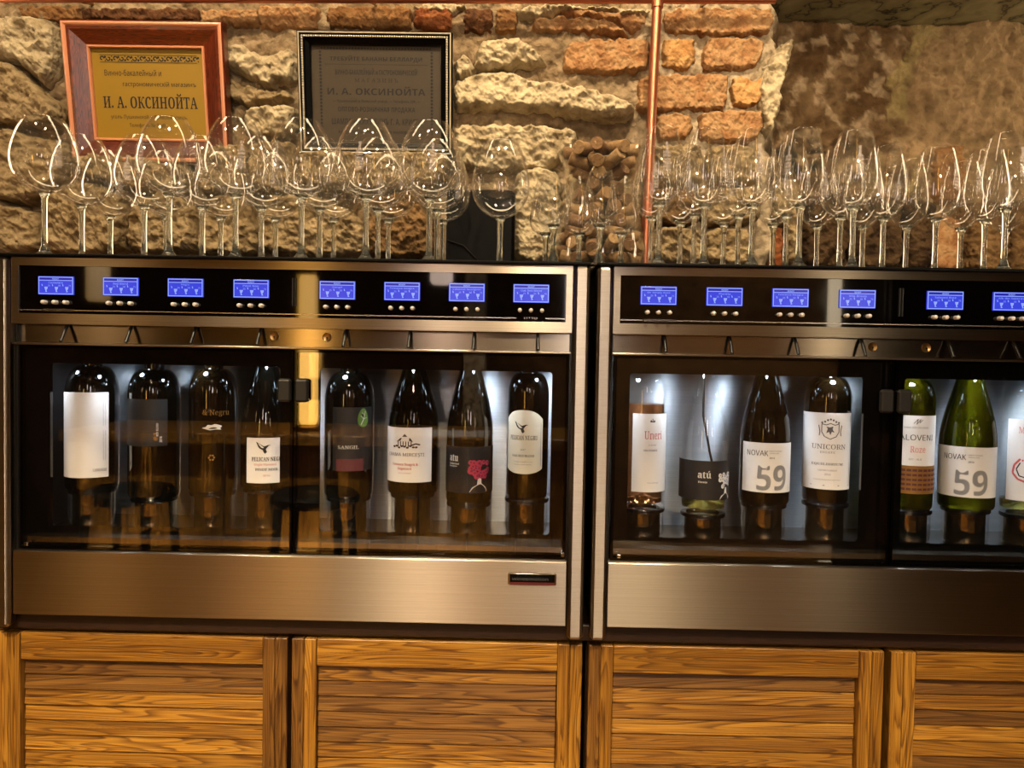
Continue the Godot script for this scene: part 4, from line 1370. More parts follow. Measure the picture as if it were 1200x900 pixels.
	lb = paper(o, R, -82, 82, 1.0930, 1.1640, M.black_paper)
	print_on(o, lb, R, [["atu", S, true, 0.0165, 0.0100, -40, 1.1465]], M.pale_ink)
	print_on(o, lb, R, [["Cabernet", N, true, 0.0185, 0.0030, -39, 1.1378], ["Sauvignon", N, true, 0.0150, 0.0028, -42, 1.1338]], M.pale_ink, "small_lettering")
	flower_bust(o, lb, R, 24, 1.1290, 1.0, "bloom_pink", "bloom_plum")
	R = 0.0320
	o = bottle(st[7][0], st[7][1], R, "bordeaux", 1.2420, 1.2780, D, "slim dark bottle with a black bird on a tall arched cream label")
	lb = paper(o, R, -70, 44, 1.1237, 1.2212, M.cream_paper, 0.014)
	lf = []
	for s in [[-0.0290, 0.0455], [0.0290, 0.0455]]:
		lf.append(stroke([Vector2(s[0], -0.036), Vector2(s[0], 0.030)], 0.0006))
	draw_on(o, lb, R, lf, -13, 1.1720, M.grey_ink, "border_line")
	draw_on(o, lb, R, pelican(0.022), -18, 1.1950, M.ink)
	print_on(o, lb, R, [["PELICAN NEGRU", S, true, 0.046, 0.0068, -13, 1.1790], ["2017", S, false, 0.008, 0.0026, -13, 1.1610], ["OAK RED BLEND", S, true, 0.036, 0.0034, -13, 1.1515]], M.ink)
	print_on(o, lb, R, [["Contains sulphites 75 cl", S, false, 0.030, 0.0022, -13, 1.1420], ["Product of the winery", S, false, 0.028, 0.0022, -13, 1.1380]], M.grey_ink, "small_print")
	# right dispenser, left door
	R = 0.0332
	o = bottle(st[8][0], st[8][1], R, "bordeaux", 1.2480, 1.2830, M.clear_bottle, "clear bottle of pink wine with red handwriting on a tall white label", true)
	wine_fill(o, "bordeaux", R, 1.2480, 1.2830, 1.2330, M.rose_wine)
	lb = paper(o, R, -31, 82, 1.0998, 1.2193, M.white_paper)
	print_on(o, lb, R, [["Uneri", S, false, 0.030, 0.0125, 26, 1.1870]], M.red_ink)
	draw_on(o, lb, R, [bar(-0.004, -0.0015, 0.004, 0.0), disc(Vector2(-0.0026, 0.0006), 0.0013, 8), disc(Vector2(0.0026, 0.0006), 0.0013, 8), bar(-0.0006, 0, 0.0006, 0.004)], 22, 1.2080, M.plum_ink)
	print_on(o, lb, R, [["O ROSÉ", N, false, 0.012, 0.0030, 22, 1.1720], ["VIN SPUMOS", N, true, 0.022, 0.0032, 18, 1.1635], ["Crama Mircești", S, false, 0.018, 0.0026, 26, 1.1140]], M.grey_ink, "small_print")
	R = 0.0372
	o = bottle(st[9][0], st[9][1], R, "burgundy", 1.165, 1.300, M.clear_bottle, "almost empty clear sloping bottle with a dark label and a pale tree figure", true)
	wine_fill(o, "burgundy", R, 1.165, 1.300, 1.0935, M.straw_wine)
	lb = paper(o, R, -88, 88, 1.0899, 1.1497, M.black_paper)
	print_on(o, lb, R, [["atú", S, true, 0.0200, 0.0110, 2, 1.1290]], M.pale_ink)
	print_on(o, lb, R, [["Floreta", N, true, 0.0130, 0.0032, -2, 1.1175]], M.pale_ink, "small_lettering")
	flower_bust(o, lb, R, 58, 1.1190, 0.85, "pale_ink", "bloom_blue")
	var tb := MB.new()
	tb.tube([Vector3(-0.004, 0.29, 0), Vector3(-0.0035, 0.22, 0.001), Vector3(-0.003, 0.15, 0.002), Vector3(0.008, 0.095, 0.004), Vector3(0.018, 0.055, 0.006), Vector3(0.021, 0.030, 0.006)], 0.0019, 10)
	part("dip_tube", tb, M.black_plastic, o)
	R = 0.0378
	o = bottle(st[10][0], st[10][1], R, "burgundy", 1.178, 1.300, M.olive_glass, "olive sloping bottle with hatched numerals on white label, third in the right dispenser")
	novak(o, R, -57, 80, 1.1034, 1.1787, 10)
	R = 0.0344
	o = bottle(st[11][0], st[11][1], R, "bordeaux", 1.2430, 1.2800, M.brown_glass, "brown straight bottle with a tall white crest label, fourth in the right dispenser")
	lb = paper(o, R, -86, 74, 1.1092, 1.2257, M.white_paper)
	em = [stroke([Vector2(-0.0125, 0.008), Vector2(-0.0125, -0.004), Vector2(-0.0085, -0.011), Vector2(0, -0.015), Vector2(0.0085, -0.011), Vector2(0.0125, -0.004), Vector2(0.0125, 0.008), Vector2(0.006, 0.0065), Vector2(0, 0.009), Vector2(-0.006, 0.0065), Vector2(-0.0125, 0.008)], 0.0013)]
	for k in 7:
		em.append(disc(Vector2(-0.012 + k * 0.004, 0.0125 + 0.0025 * cos(k - 3.0)), 0.0016, 8))
	em.append(fill([Vector2(-0.006, -0.006), Vector2(-0.004, 0.001), Vector2(-0.006, 0.004), Vector2(-0.001, 0.003), Vector2(0.004, 0.0045), Vector2(0.003, 0.0), Vector2(0.006, -0.005), Vector2(0.002, -0.0035), Vector2(0.0, -0.009), Vector2(-0.002, -0.004)]))
	em.append(stroke([Vector2(-0.017, 0.006), Vector2(-0.0150, -0.004), Vector2(-0.0160, -0.010)], 0.0014))
	em.append(stroke([Vector2(0.017, 0.006), Vector2(0.0150, -0.004), Vector2(0.0160, -0.010)], 0.0014))
	draw_on(o, lb, R, em, 8, 1.2010, M.grey_ink, "crest")
	print_on(o, lb, R, [["UNICORN", S, false, 0.052, 0.0075, 6, 1.1745], ["ESTATE", S, false, 0.022, 0.0030, 3, 1.1660], ["EQUILIBRIUM", S, true, 0.048, 0.0046, 3, 1.1475]], M.grey_ink)
	print_on(o, lb, R, [["CABERNET & MERLOT", S, false, 0.028, 0.0024, 4, 1.1385], ["2016", S, false, 0.009, 0.0030, 4, 1.1325], ["Produced and bottled at the estate winery", S, false, 0.040, 0.0022, 4, 1.1240]], M.grey_ink, "small_print")
	draw_on(o, lb, R, [stroke([Vector2(-0.041, 0.054), Vector2(-0.041, -0.0525)], 0.0010), stroke([Vector2(0.0435, 0.054), Vector2(0.0435, -0.0525)], 0.0010), bar(-0.041, -0.053, -0.020, -0.052), bar(-0.020, -0.053, 0.0, -0.052), bar(0.0, -0.053, 0.022, -0.052), bar(0.022, -0.053, 0.0435, -0.052)], -4, 1.1680, M.grey_ink, "border_line")
	# right dispenser, right door
	R = 0.0343
	o = bottle(st[12][0], st[12][1], R, "bordeaux", 1.2430, 1.2800, M.green_glass, "green straight bottle with a white label over a gold and red band")
	lb = paper(o, R, -88, 86, 1.1479, 1.2242, M.white_paper)
	print_on(o, lb, R, [["SALOVENI", N, false, 0.058, 0.0085, 14, 1.1910]], M.ink)
	print_on(o, lb, R, [["CRAMA DIN SALOVENI", N, false, 0.038, 0.0028, 14, 1.2060], ["SEC - ALB", S, false, 0.018, 0.0028, 14, 1.1580]], M.grey_ink, "small_print")
	print_on(o, lb, R, [["Roze", S, false, 0.022, 0.0095, 20, 1.1730]], M.rose_ink, "red_lettering")
	draw_on(o, lb, R, [stroke([Vector2(-0.006, -0.003), Vector2(0.0, 0.004), Vector2(-0.002, -0.004), Vector2(0.004, 0.004), Vector2(0.002, -0.002), Vector2(0.007, 0.003)], 0.0009)], 18, 1.2150, M.grey_ink)
	lb = paper(o, R, -88, 86, 1.1052, 1.1479, M.gold_ink, 0.0, "band_label")
	var bd := []
	for k in 5:
		bd.append(bar(-0.05, -0.014 + k * 0.0065, 0.04, -0.0115 + k * 0.0065))
	var bs := PackedVector2Array()
	for k in 5:
		for j in 12:
			bs.append_array(bar(-0.044 + j * 0.008, -0.016 + k * 0.0072, -0.0375 + j * 0.008, -0.0125 + k * 0.0072))
	draw_on(o, lb, R, [bs], 2, 1.1265, M.label_lilac, "band_pattern")
	R = 0.0395
	o = bottle(st[13][0], st[13][1], R, "burgundy", 1.180, 1.305, M.green_glass, "bright green sloping bottle with hatched numerals on white label, second from right edge")
	novak(o, R, -82, 78, 1.1017, 1.1781, 2)
	R = 0.0381
	o = bottle(st[14][0], st[14][1], R, "bordeaux", 1.2450, 1.2850, M.clear_bottle, "clear bottle of pale wine with a red ringed white label at right edge", true)
	wine_fill(o, "bordeaux", R, 1.2450, 1.2850, 1.0950, M.straw_wine)
	lb = paper(o, R, -41, 80, 1.0970, 1.2210, M.white_paper)
	print_on(o, lb, R, [["Miluma", S, false, 0.034, 0.010, 8, 1.2050]], M.rose_ink)
	em = [stroke([Vector2(-0.008, 0.018), Vector2(-0.016, 0.008), Vector2(-0.018, -0.004), Vector2(-0.011, -0.013), Vector2(0, -0.017), Vector2(0.011, -0.013), Vector2(0.017, 0.0), Vector2(0.012, 0.012), Vector2(-0.006, 0.016)], 0.0030)]
	draw_on(o, lb, R, em, 0, 1.1430, M.rose_ink, "ring_mark")
	draw_on(o, lb, R, [stroke([Vector2(-0.008, 0.012), Vector2(-0.013, 0.002), Vector2(-0.009, -0.008), Vector2(0.002, -0.011), Vector2(0.010, -0.004)], 0.0018)], 0, 1.1430, M.plum_ink, "inner_ring_mark")


func flower_bust(o: Node3D, lb: Node3D, R: float, deg: float, y: float, s: float, ma: String, mb: String) -> void:
	var r := RandomNumberGenerator.new()
	r.seed = int(deg * 10)
	var bust := [Vector2(-0.0150, -0.034), Vector2(-0.0110, -0.027), Vector2(-0.0030, -0.023), Vector2(-0.0015, -0.012), Vector2(0.0040, -0.012), Vector2(0.0045, -0.021), Vector2(0.0120, -0.027), Vector2(0.0150, -0.032), Vector2(0.0140, -0.034)]
	draw_on(o, lb, R, [fill(bust, Vector2(), s)], deg, y, M.pale_ink, "bust_figure")
	var a := []
	var b := []
	for k in 26:
		var q := Vector2(r.randf_range(-0.0155, 0.0165), r.randf_range(-0.010, 0.012)) * s
		a.append(disc(q, r.randf_range(0.0032, 0.0050) * s, 10))
		b.append(disc(q + Vector2(0.0006, 0.0004), 0.0014 * s, 8))
	draw_on(o, lb, R, a, deg, y, M[ma], "blossom_print", 0.0012)
	draw_on(o, lb, R, b, deg, y, M[mb], "blossom_heart", 0.0015)


func novak(o: Node3D, R: float, a0: float, a1: float, y0: float, y1: float, mid: float) -> void:
	var lb := paper(o, R, a0, a1, y0, y1, M.white_paper)
	print_on(o, lb, R, [["NOVAK", "Droid Sans", false, 0.0330, 0.0082, mid - 27, y1 - 0.0155]], M.ink)
	print_on(o, lb, R, [["CABERNET SAUVIGNON", "Droid Sans", false, 0.020, 0.0020, mid + 14, y1 - 0.0120], ["SAPERAVI, RARA", "Droid Sans", false, 0.015, 0.0020, mid + 11, y1 - 0.0155], ["2016", "Droid Sans", true, 0.0080, 0.0026, mid + 6, y1 - 0.0225]], M.grey_ink, "small_print")
	print_on(o, lb, R, [["59", "Droid Sans", true, 0.0470, 0.0390, mid + 8, y0 + 0.0225]], M.hatch, "numerals")
	draw_on(o, lb, R, [bar(-0.028, 0.0, 0.0, 0.0006), bar(0.0, 0.0, 0.02, 0.0006)], mid - 4, y0 + 0.034, M.grey_ink, "thin_rule")


# ---------------------------------------------------------------- glasses
func glass_kind(called: String, bowl: Array, collar: float, foot_r: float, stem_r: float, label: String, mark: Array) -> Node3D:
	var o := thing(called, label, "wine glass")
	var b := MB.new()
	# bowl: smooth curve through the points, 1.3 mm of glass
	var out := []
	for k in bowl.size() - 1:
		for j in 5:
			out.append(bowl[k].cubic_interpolate(bowl[k + 1], bowl[maxi(k - 1, 0)], bowl[mini(k + 2, bowl.size() - 1)], j / 5.0))
	out.append(bowl[-1])
	var prof := [Vector2(0.0, out[0].y)]
	prof.append_array(out)
	prof.append(out[-1] + Vector2(-0.0006, 0.0004))
	for k in range(out.size() - 1, 1, -1):
		var d: Vector2 = (out[mini(k + 1, out.size() - 1)] - out[k - 1]).normalized()
		prof.append(out[k] + Vector2(-d.y, d.x) * 0.0012)
	prof.append(Vector2(0.0, out[0].y + 0.0050))
	b.lathe(prof, 56)
	part("bowl", b, M.bowl_glass, o)
	b = MB.new()
	b.lathe([Vector2(0, 0.0), Vector2(foot_r - 0.0006, 0.0), Vector2(foot_r, 0.0007), Vector2(foot_r - 0.0006, 0.0014), Vector2(foot_r * 0.6, 0.0030), Vector2(foot_r * 0.32, 0.0054), Vector2(stem_r * 1.7, 0.0100), Vector2(stem_r * 1.1, 0.0165), Vector2(stem_r, 0.024), Vector2(stem_r * 0.88, collar * 0.55), Vector2(stem_r, collar - 0.012), Vector2(stem_r * 1.15, collar - 0.006), Vector2(stem_r * 1.6, collar - 0.001), Vector2(stem_r * 1.75, collar + 0.0012), Vector2(stem_r * 2.3, collar + 0.0030), Vector2(stem_r * 2.2, collar + 0.0048), Vector2(0, collar + 0.0052)], 32, 0.5)
	part("stem_and_foot", b, M.stem_glass, o)
	if mark:
		# etched emblem: a bottle outline cut by bars, on the side of the bowl
		b = MB.new()
		var h: float = mark[1] - mark[0]
		for k in 40:
			var f0 := k / 40.0
			var f1 := (k + 1) / 40.0
			if f0 < 0.58 and (k % 5 == 3) or (k == 17):
				continue
			for s in 2:
				var row := []
				for f in [f0, f1]:
					var y: float = mark[0] + h * f
					var r := 0.0
					for j in out.size() - 1:
						if out[j].y <= y and out[j + 1].y >= y:
							r = lerpf(out[j].x, out[j + 1].x, (y - out[j].y) / maxf(out[j + 1].y - out[j].y, 1e-6))
					var wd := 0.0052 if f < 0.60 else (lerpf(0.0052, 0.0017, smoothstep(0.60, 0.74, f)) if f < 0.93 else 0.0021)
					row.append([y, r + 0.0003, wd])
				var a0: float = -row[0][2] / row[0][1] if s == 0 else 0.0
				var a1: float = 0.0 if s == 0 else row[0][2] / row[0][1]
				var c0: float = -row[1][2] / row[1][1] if s == 0 else 0.0
				var c1: float = 0.0 if s == 0 else row[1][2] / row[1][1]
				var q := []
				for e in [[a0, row[0]], [a1, row[0]], [c1, row[1]], [c0, row[1]]]:
					q.append(b.vert(Vector3(e[1][1] * sin(e[0]), e[1][0], e[1][1] * cos(e[0])), Vector3(sin(e[0]), 0, cos(e[0]))))
				b.tri(q[0], q[1], q[2])
				b.tri(q[0], q[2], q[3])
		part("etched_emblem", b, M.etched, o)
	return o


func make_glasses() -> void:
	var proto := {
		"balloon": glass_kind("balloon_glass", [Vector2(0.006, 0.0950), Vector2(0.017, 0.0985), Vector2(0.0315, 0.1075), Vector2(0.0420, 0.1210), Vector2(0.0466, 0.1400), Vector2(0.0452, 0.1570), Vector2(0.0400, 0.1770), Vector2(0.0335, 0.1920), Vector2(0.0262, 0.2040)], 0.0935, 0.0340, 0.0043, "", [0.1270, 0.1660]),
		"universal": glass_kind("universal_glass", [Vector2(0.005, 0.0912), Vector2(0.014, 0.0950), Vector2(0.0250, 0.1060), Vector2(0.0315, 0.1200), Vector2(0.0334, 0.1340), Vector2(0.0320, 0.1540), Vector2(0.0280, 0.1780), Vector2(0.0228, 0.2005)], 0.0900, 0.0325, 0.0042, "", [0.1330, 0.1750]),
		"tall": glass_kind("bordeaux_glass", [Vector2(0.006, 0.0838), Vector2(0.018, 0.0875), Vector2(0.0330, 0.0985), Vector2(0.0425, 0.1140), Vector2(0.0458, 0.1320), Vector2(0.0435, 0.1550), Vector2(0.0365, 0.1800), Vector2(0.0272, 0.2020)], 0.0825, 0.0350, 0.0046, "", [0.1200, 0.1560]),
		"tasting": glass_kind("tasting_glass", [Vector2(0.005, 0.0580), Vector2(0.014, 0.0605), Vector2(0.0220, 0.0665), Vector2(0.0260, 0.0770), Vector2(0.0255, 0.0900), Vector2(0.0215, 0.1150), Vector2(0.0165, 0.1400)], 0.0566, 0.0250, 0.0042, "", []),
	}
	var first := {}
	var r := RandomNumberGenerator.new()
	r.seed = 4
	var nth := ["first", "second", "third", "fourth", "fifth", "sixth", "seventh", "eighth"]
	for row in GLASSES:
		var k := 0
		for g in row[3]:
			var o: Node3D = proto[row[0]]
			if first.has(row[0]):
				o = o.duplicate()
				o.name = numbered(String(proto[row[0]].name))
				add_child(o)
			first[row[0]] = true
			o.position = Vector3(g[0], TOP, g[1])
			o.rotation.y = r.randf_range(-1.15, 1.15)
			tag(o, row[2] % nth[k], "wine glass", row[1])
			k += 1


# ---------------------------------------------------------------- things at the wall
func make_signs() -> void:
	var o := thing("framed_sign", "red-brown wooden frame with a yellow printed shop notice on the stone wall", "sign", Vector3(-0.7295, 1.671, -0.425))
	o.rotation.x = 0.16
	var b := MB.new()
	b.moulding(0.310, 0.260, [Vector2(0, 0), Vector2(0, 0.020), Vector2(0.003, 0.0235)])
	b.moulding(0.310, 0.260, [Vector2(0.0105, 0.0215), Vector2(0.016, 0.0210), Vector2(0.024, 0.0175), Vector2(0.033, 0.0135), Vector2(0.042, 0.0105)])
	part("frame", b, M.frame_wood, o)
	b = MB.new()
	b.moulding(0.310, 0.260, [Vector2(0.003, 0.0235), Vector2(0.0055, 0.0245), Vector2(0.008, 0.0238), Vector2(0.0105, 0.0215)])
	part("outer_moulding", b, M.frame_lip, o)
	b = MB.new()
	b.moulding(0.310, 0.260, [Vector2(0.042, 0.0105), Vector2(0.0432, 0.0128), Vector2(0.0458, 0.0128), Vector2(0.0472, 0.0100), Vector2(0.0472, 0.004)])
	part("inner_lip", b, M.frame_lip, o)
	b = MB.new()
	b.box(Vector3(0, 0.130, 0.0035), Vector3(0.222, 0.172, 0.003))
	var sheet_ := part("notice", b, M.yellow_paper, o, "yellow printed notice")
	b = MB.new()
	b.box(Vector3(0, 0.130, 0.001), Vector3(0.300, 0.250, 0.002))
	part("backing", b, M.ledge_wood, o)
	var z := 0.0054
	var S := "Droid Serif"
	b = MB.new()
	words(b, "Винно-бакалейный и", "Droid Sans", false, 0.110, 0.0115, 0.0, 0.0, Vector3(-0.030, 0.1690, z))
	words(b, "гастрономическій магазинъ", "Droid Sans", false, 0.142, 0.0115, 0.0, 0.0, Vector3(0.020, 0.1475, z))
	words(b, "И. А. ОКСИНОЙТА", S, true, 0.184, 0.0275, 0.0, 0.0, Vector3(0.000, 0.1175, z))
	words(b, "уголъ Пушкинской и Ленвской улицъ.", "Droid Sans", false, 0.150, 0.0095, 0.0, 0.0, Vector3(-0.004, 0.0870, z))
	words(b, "Телефонъ № 2-38.", "Droid Sans", false, 0.072, 0.0090, 0.0, 0.0, Vector3(-0.008, 0.0715, z))
	part("lettering", b, M.ink, sheet_)
	b = MB.new()
	var orn := PackedVector2Array()
	for k in 15:
		var x := -0.0900 + k * 0.01285
		var pts := []
		for j in 9:
			var a := j / 8.0 * TAU * 0.8 + (0.0 if k % 2 == 0 else PI)
			pts.append(Vector2(x + cos(a) * 0.0046 * (1.0 - j * 0.07), sin(a) * 0.0046 * (1.0 - j * 0.07)))
		orn.append_array(stroke(pts, 0.0024))
		orn.append_array(disc(Vector2(x + 0.0064, 0.0028 * (1 if k % 2 == 0 else -1)), 0.0021, 8))
		orn.append_array(disc(Vector2(x + 0.0064, -0.0040 * (1 if k % 2 == 0 else -1)), 0.0013, 8))
	for s in [0.0066, -0.0066]:
		orn.append_array(bar(-0.094, s - 0.0005, 0.094, s + 0.0005))
	lay(b, orn, 0.0, 0.0, Vector3(0.002, 0.1945, z))
	part("scroll_border", b, M.ink, sheet_)

	o = thing("framed_sign", "black beaded frame with a dark printed shop notice under glass on the wall", "sign", Vector3(-0.2905, 1.6935, -0.425))
	o.rotation.x = 0.14
	b = MB.new()
	var w := 0.296
	var h := 0.226
	b.moulding(w, h, [Vector2(0, 0), Vector2(0, 0.018), Vector2(0.002, 0.0205)])
	b.moulding(w, h, [Vector2(0.0045, 0.0205), Vector2(0.0125, 0.0180), Vector2(0.0145, 0.0150), Vector2(0.022, 0.0120), Vector2(0.0235, 0.0040)])
	part("frame", b, M.black_frame, o)
	b = MB.new()
	b.moulding(w, h, [Vector2(0.002, 0.0205), Vector2(0.0032, 0.0214), Vector2(0.0045, 0.0205)])
	part("outer_moulding", b, M.bead_silver, o)
	b = MB.new()
	var bead := [Vector2(0, -0.0021), Vector2(0.0013, -0.0017), Vector2(0.0020, -0.0007), Vector2(0.0020, 0.0007), Vector2(0.0013, 0.0017), Vector2(0, 0.0021)]
	for k in 2:
		for j in 62:
			b.xf = Transform3D(Basis(), Vector3(-w / 2 + 0.0100 + j * (w - 0.020) / 61.0, 0.0100 if k == 0 else h - 0.0100, 0.0204))
			b.lathe(bead, 8)
		for j in range(1, 46):
			b.xf = Transform3D(Basis(), Vector3((w / 2 - 0.0100) * (1 if k == 0 else -1), 0.0100 + j * (h - 0.020) / 46.0, 0.0204))
			b.lathe(bead, 8)
	tag(part("bead_trim", b, M.bead_silver, o, "row of small silver beads"), "", "", "", "stuff")
	b = MB.new()
	b.box(Vector3(0, h / 2, 0.0030), Vector3(w - 0.044, h - 0.044, 0.003))
	sheet_ = part("notice", b, M.dark_print, o, "dark printed notice")
	b = MB.new()
	b.box(Vector3(0, h / 2, 0.001), Vector3(w - 0.01, h - 0.01, 0.0018))
	part("backing", b, M.black_frame, o)
	b = MB.new()
	b.box(Vector3(0, h / 2, 0.0065), Vector3(w - 0.044, h - 0.044, 0.0015))
	part("pane", b, M.pane_glass, o)
	z = 0.0049
	b = MB.new()
	words(b, "ТРЕБУЙТЕ БАНАНЫ БЕЛЛАРДИ", "Droid Sans", true, 0.178, 0.0120, 0.0, 0.0, Vector3(0, 0.1790, z))
	words(b, "ВИННО-БАКАЛЕЙНЫЙ и ГАСТРОНОМИЧЕСКІЙ", "Droid Sans", true, 0.158, 0.0120, 0.0, 0.0, Vector3(0, 0.1560, z))
	words(b, "М А Г А З И Н Ъ", S, false, 0.084, 0.0070, 0.0, 0.0, Vector3(0, 0.1400, z))
	words(b, "И. А. ОКСИНОЙТА", "Droid Sans", true, 0.190, 0.0165, 0.0, 0.0, Vector3(0, 0.1210, z))
	words(b, "— Пушкинской и Ленвской улицъ. — Телефонъ 238. —", "Droid Sans", true, 0.170, 0.0066, 0.0, 0.0, Vector3(0, 0.1010, z))
	words(b, "ОПТОВО-РОЗНИЧНАЯ ПРОДАЖА", "Droid Sans", true, 0.150, 0.0115, 0.0, 0.0, Vector3(0, 0.0850, z))
	words(b, "ШАМПАНСКИХЪ ВИНЪ Г. А. КРИСТИ", "Droid Sans", true, 0.176, 0.0115, 0.0, 0.0, Vector3(0, 0.0635, z))
	words(b, "коньяковъ, ликеровъ и наливокъ", "Droid Sans", true, 0.150, 0.0070, 0.0, 0.0, Vector3(0, 0.0430, z))
	part("lettering", b, M.ink, sheet_)
	b = MB.new()
	var edge := PackedVector2Array()
	for k in 26:
		for s in [-1.0, 1.0]:
			edge.append_array(disc(Vector2(s * 0.1075, -0.078 + k * 0.00625), 0.0026, 8))
	for k in 36:
		edge.append_array(disc(Vector2(-0.1045 + k * 0.00597, 0.0850), 0.0020, 8))
	edge.append_array(bar(-0.100, 0.0555, 0.100, 0.0562))
	lay(b, edge, 0.0, 0.0, Vector3(0, h / 2, z))
	part("printed_border", b, M.ink, sheet_)


func make_wall_things() -> void:
	var o := thing("copper_pipe", "copper pipe running level along the top of the wall", "pipe", Vector3(-0.3, 1.978, -0.395))
	var b := mb_for(o)
	b.tube([Vector3(-1.3, 1.9685, -0.385), Vector3(-0.03, 1.9815, -0.385), Vector3(0.468, 1.9868, -0.385)], 0.0075, 20)
	part("pipe_run", b, M.copper, o)
	for x in [-0.86, -0.30, 0.34]:
		b = mb_for(o)
		b.tube([Vector3(x, 1.9805 + x * 0.0103 - 0.001, -0.392), Vector3(x, 1.9805 + x * 0.0103 + 0.012, -0.43), Vector3(x, 1.9805 + x * 0.0103 + 0.012, -0.46)], 0.003, 10)
		part("pipe_bracket", b, M.brass, o)
	o = thing("copper_pipe", "upright copper pipe behind the glasses right of the cork vase", "pipe", Vector3(0.235, 1.9, -0.37))
	b = mb_for(o)
	b.tube([Vector3(0.2437, 1.9760, -0.375), Vector3(0.2400, 1.8500, -0.375), Vector3(0.2290, 1.4385, -0.370)], 0.0092, 20)
	part("pipe_run", b, M.copper, o)
	b = mb_for(o)
	b.tube([Vector3(0.2436, 1.9640, -0.375), Vector3(0.2438, 1.9840, -0.375)], 0.0112, 20)
	part("pipe_joint", b, M.copper, o)
	b = MB.new()
	var poly := PackedVector2Array([Vector2(0.487, 0), Vector2(0.480, 0.008), Vector2(0.482, 0.034), Vector2(0.490, 0.040), Vector2(1.40, 0.040), Vector2(1.40, 0)])
	b.xf = Transform3D(Basis(), Vector3(0, 2.0110, 0))
	b.slab(poly, -0.56, -0.28)
	solo("marble_shelf", b, M.marble, "dark green marble slab over the brown recess at the top right", "shelf")
	# black case at the back, between the balloon glasses and the tasting glasses
	o = thing("black_case", "plain black case standing behind the glasses below the dark framed notice", "case", Vector3(-0.080, TOP, -0.345))
	b = MB.new()
	b.box(Vector3(0, 0.085, 0), Vector3(0.126, 0.170, 0.06), 0.006)
	part("body", b, M.black_leather, o)
	b = MB.new()
	b.tube([Vector3(-0.060, 0.075, 0.031), Vector3(-0.030, 0.066, 0.0325), Vector3(-0.004, 0.040, 0.0325), Vector3(0.016, 0.004, 0.031)], 0.0016, 8)
	part("strap", b, M.strap, o)
	# glass vase of corks
	o = thing("cork_vase", "flared glass vase heaped with wine corks behind the tasting glasses", "vase", Vector3(0.1385, TOP, -0.305))
	var prof := []
	var shape := [Vector2(0.0600, 0.0), Vector2(0.0760, 0.020), Vector2(0.0820, 0.055), Vector2(0.0740, 0.105), Vector2(0.0600, 0.150), Vector2(0.0560, 0.180), Vector2(0.0650, 0.204), Vector2(0.0770, 0.226), Vector2(0.0800, 0.236)]
	var out := []
	for k in shape.size() - 1:
		for j in 5:
			out.append(shape[k].cubic_interpolate(shape[k + 1], shape[maxi(k - 1, 0)], shape[mini(k + 2, shape.size() - 1)], j / 5.0))
	out.append(shape[-1])
	prof.append(Vector2(0, 0))
	prof.append_array(out)
	for k in range(out.size() - 1, -1, -1):
		prof.append(Vector2(out[k].x - 0.003, maxf(out[k].y, 0.006)))
	prof.append(Vector2(0, 0.006))
	b = MB.new()
	b.lathe(prof, 64)
	part("vase_glass", b, M.bowl_glass, o)
	b = MB.new()
	b.lathe([Vector2(0, -0.0215), Vector2(0.0105, -0.0215), Vector2(0.0115, -0.0203), Vector2(0.0113, 0), Vector2(0.0115, 0.0203), Vector2(0.0105, 0.0215), Vector2(0, 0.0215)], 20)
	var cork := b.done()
	var r := RandomNumberGenerator.new()
	r.seed = 12
	var put := []
	var y := 0.042
	while y < 0.248:
		var rad := 0.05
		for k in out.size() - 1:
			if out[k].y <= y and out[k + 1].y >= y:
				rad = out[k].x
		if y > 0.234:
			rad = 0.076 - (y - 0.234) * 1.6
		var ringr := sqrt(maxf(pow(rad - 0.0220, 2.0) - pow(0.0215, 2.0), 0.0004))
		var m := int(TAU * ringr / 0.031)
		var ph := r.randf() * TAU
		for k in m:
			var a := ph + TAU * k / m + r.randf_range(-0.1, 0.1)
			put.append([Vector3(sin(a) * ringr, y, cos(a) * ringr), Vector3(r.randf_range(-0.3, 0.3), a + PI / 2 + r.randf_range(-0.5, 0.5), PI / 2 + r.randf_range(-0.45, 0.45)), cos(a) > -0.55])
		if y > 0.22:
			put.append([Vector3(r.randf_range(-0.02, 0.02), y + 0.004, r.randf_range(-0.02, 0.02)), Vector3(r.randf_range(-0.4, 0.4), r.randf() * TAU, PI / 2 + r.randf_range(-0.4, 0.4)), true])
		y += 0.0215
	for q in put:
		if not q[2]:
			continue
		var c := solo("wine_cork", cork, M["cork_%d" % r.randi_range(0, 2)], "tan wine cork among the heap in the flared glass vase", "cork", "corks in the glass vase")
		c.position = o.position + q[0]
		c.rotation = q[1]


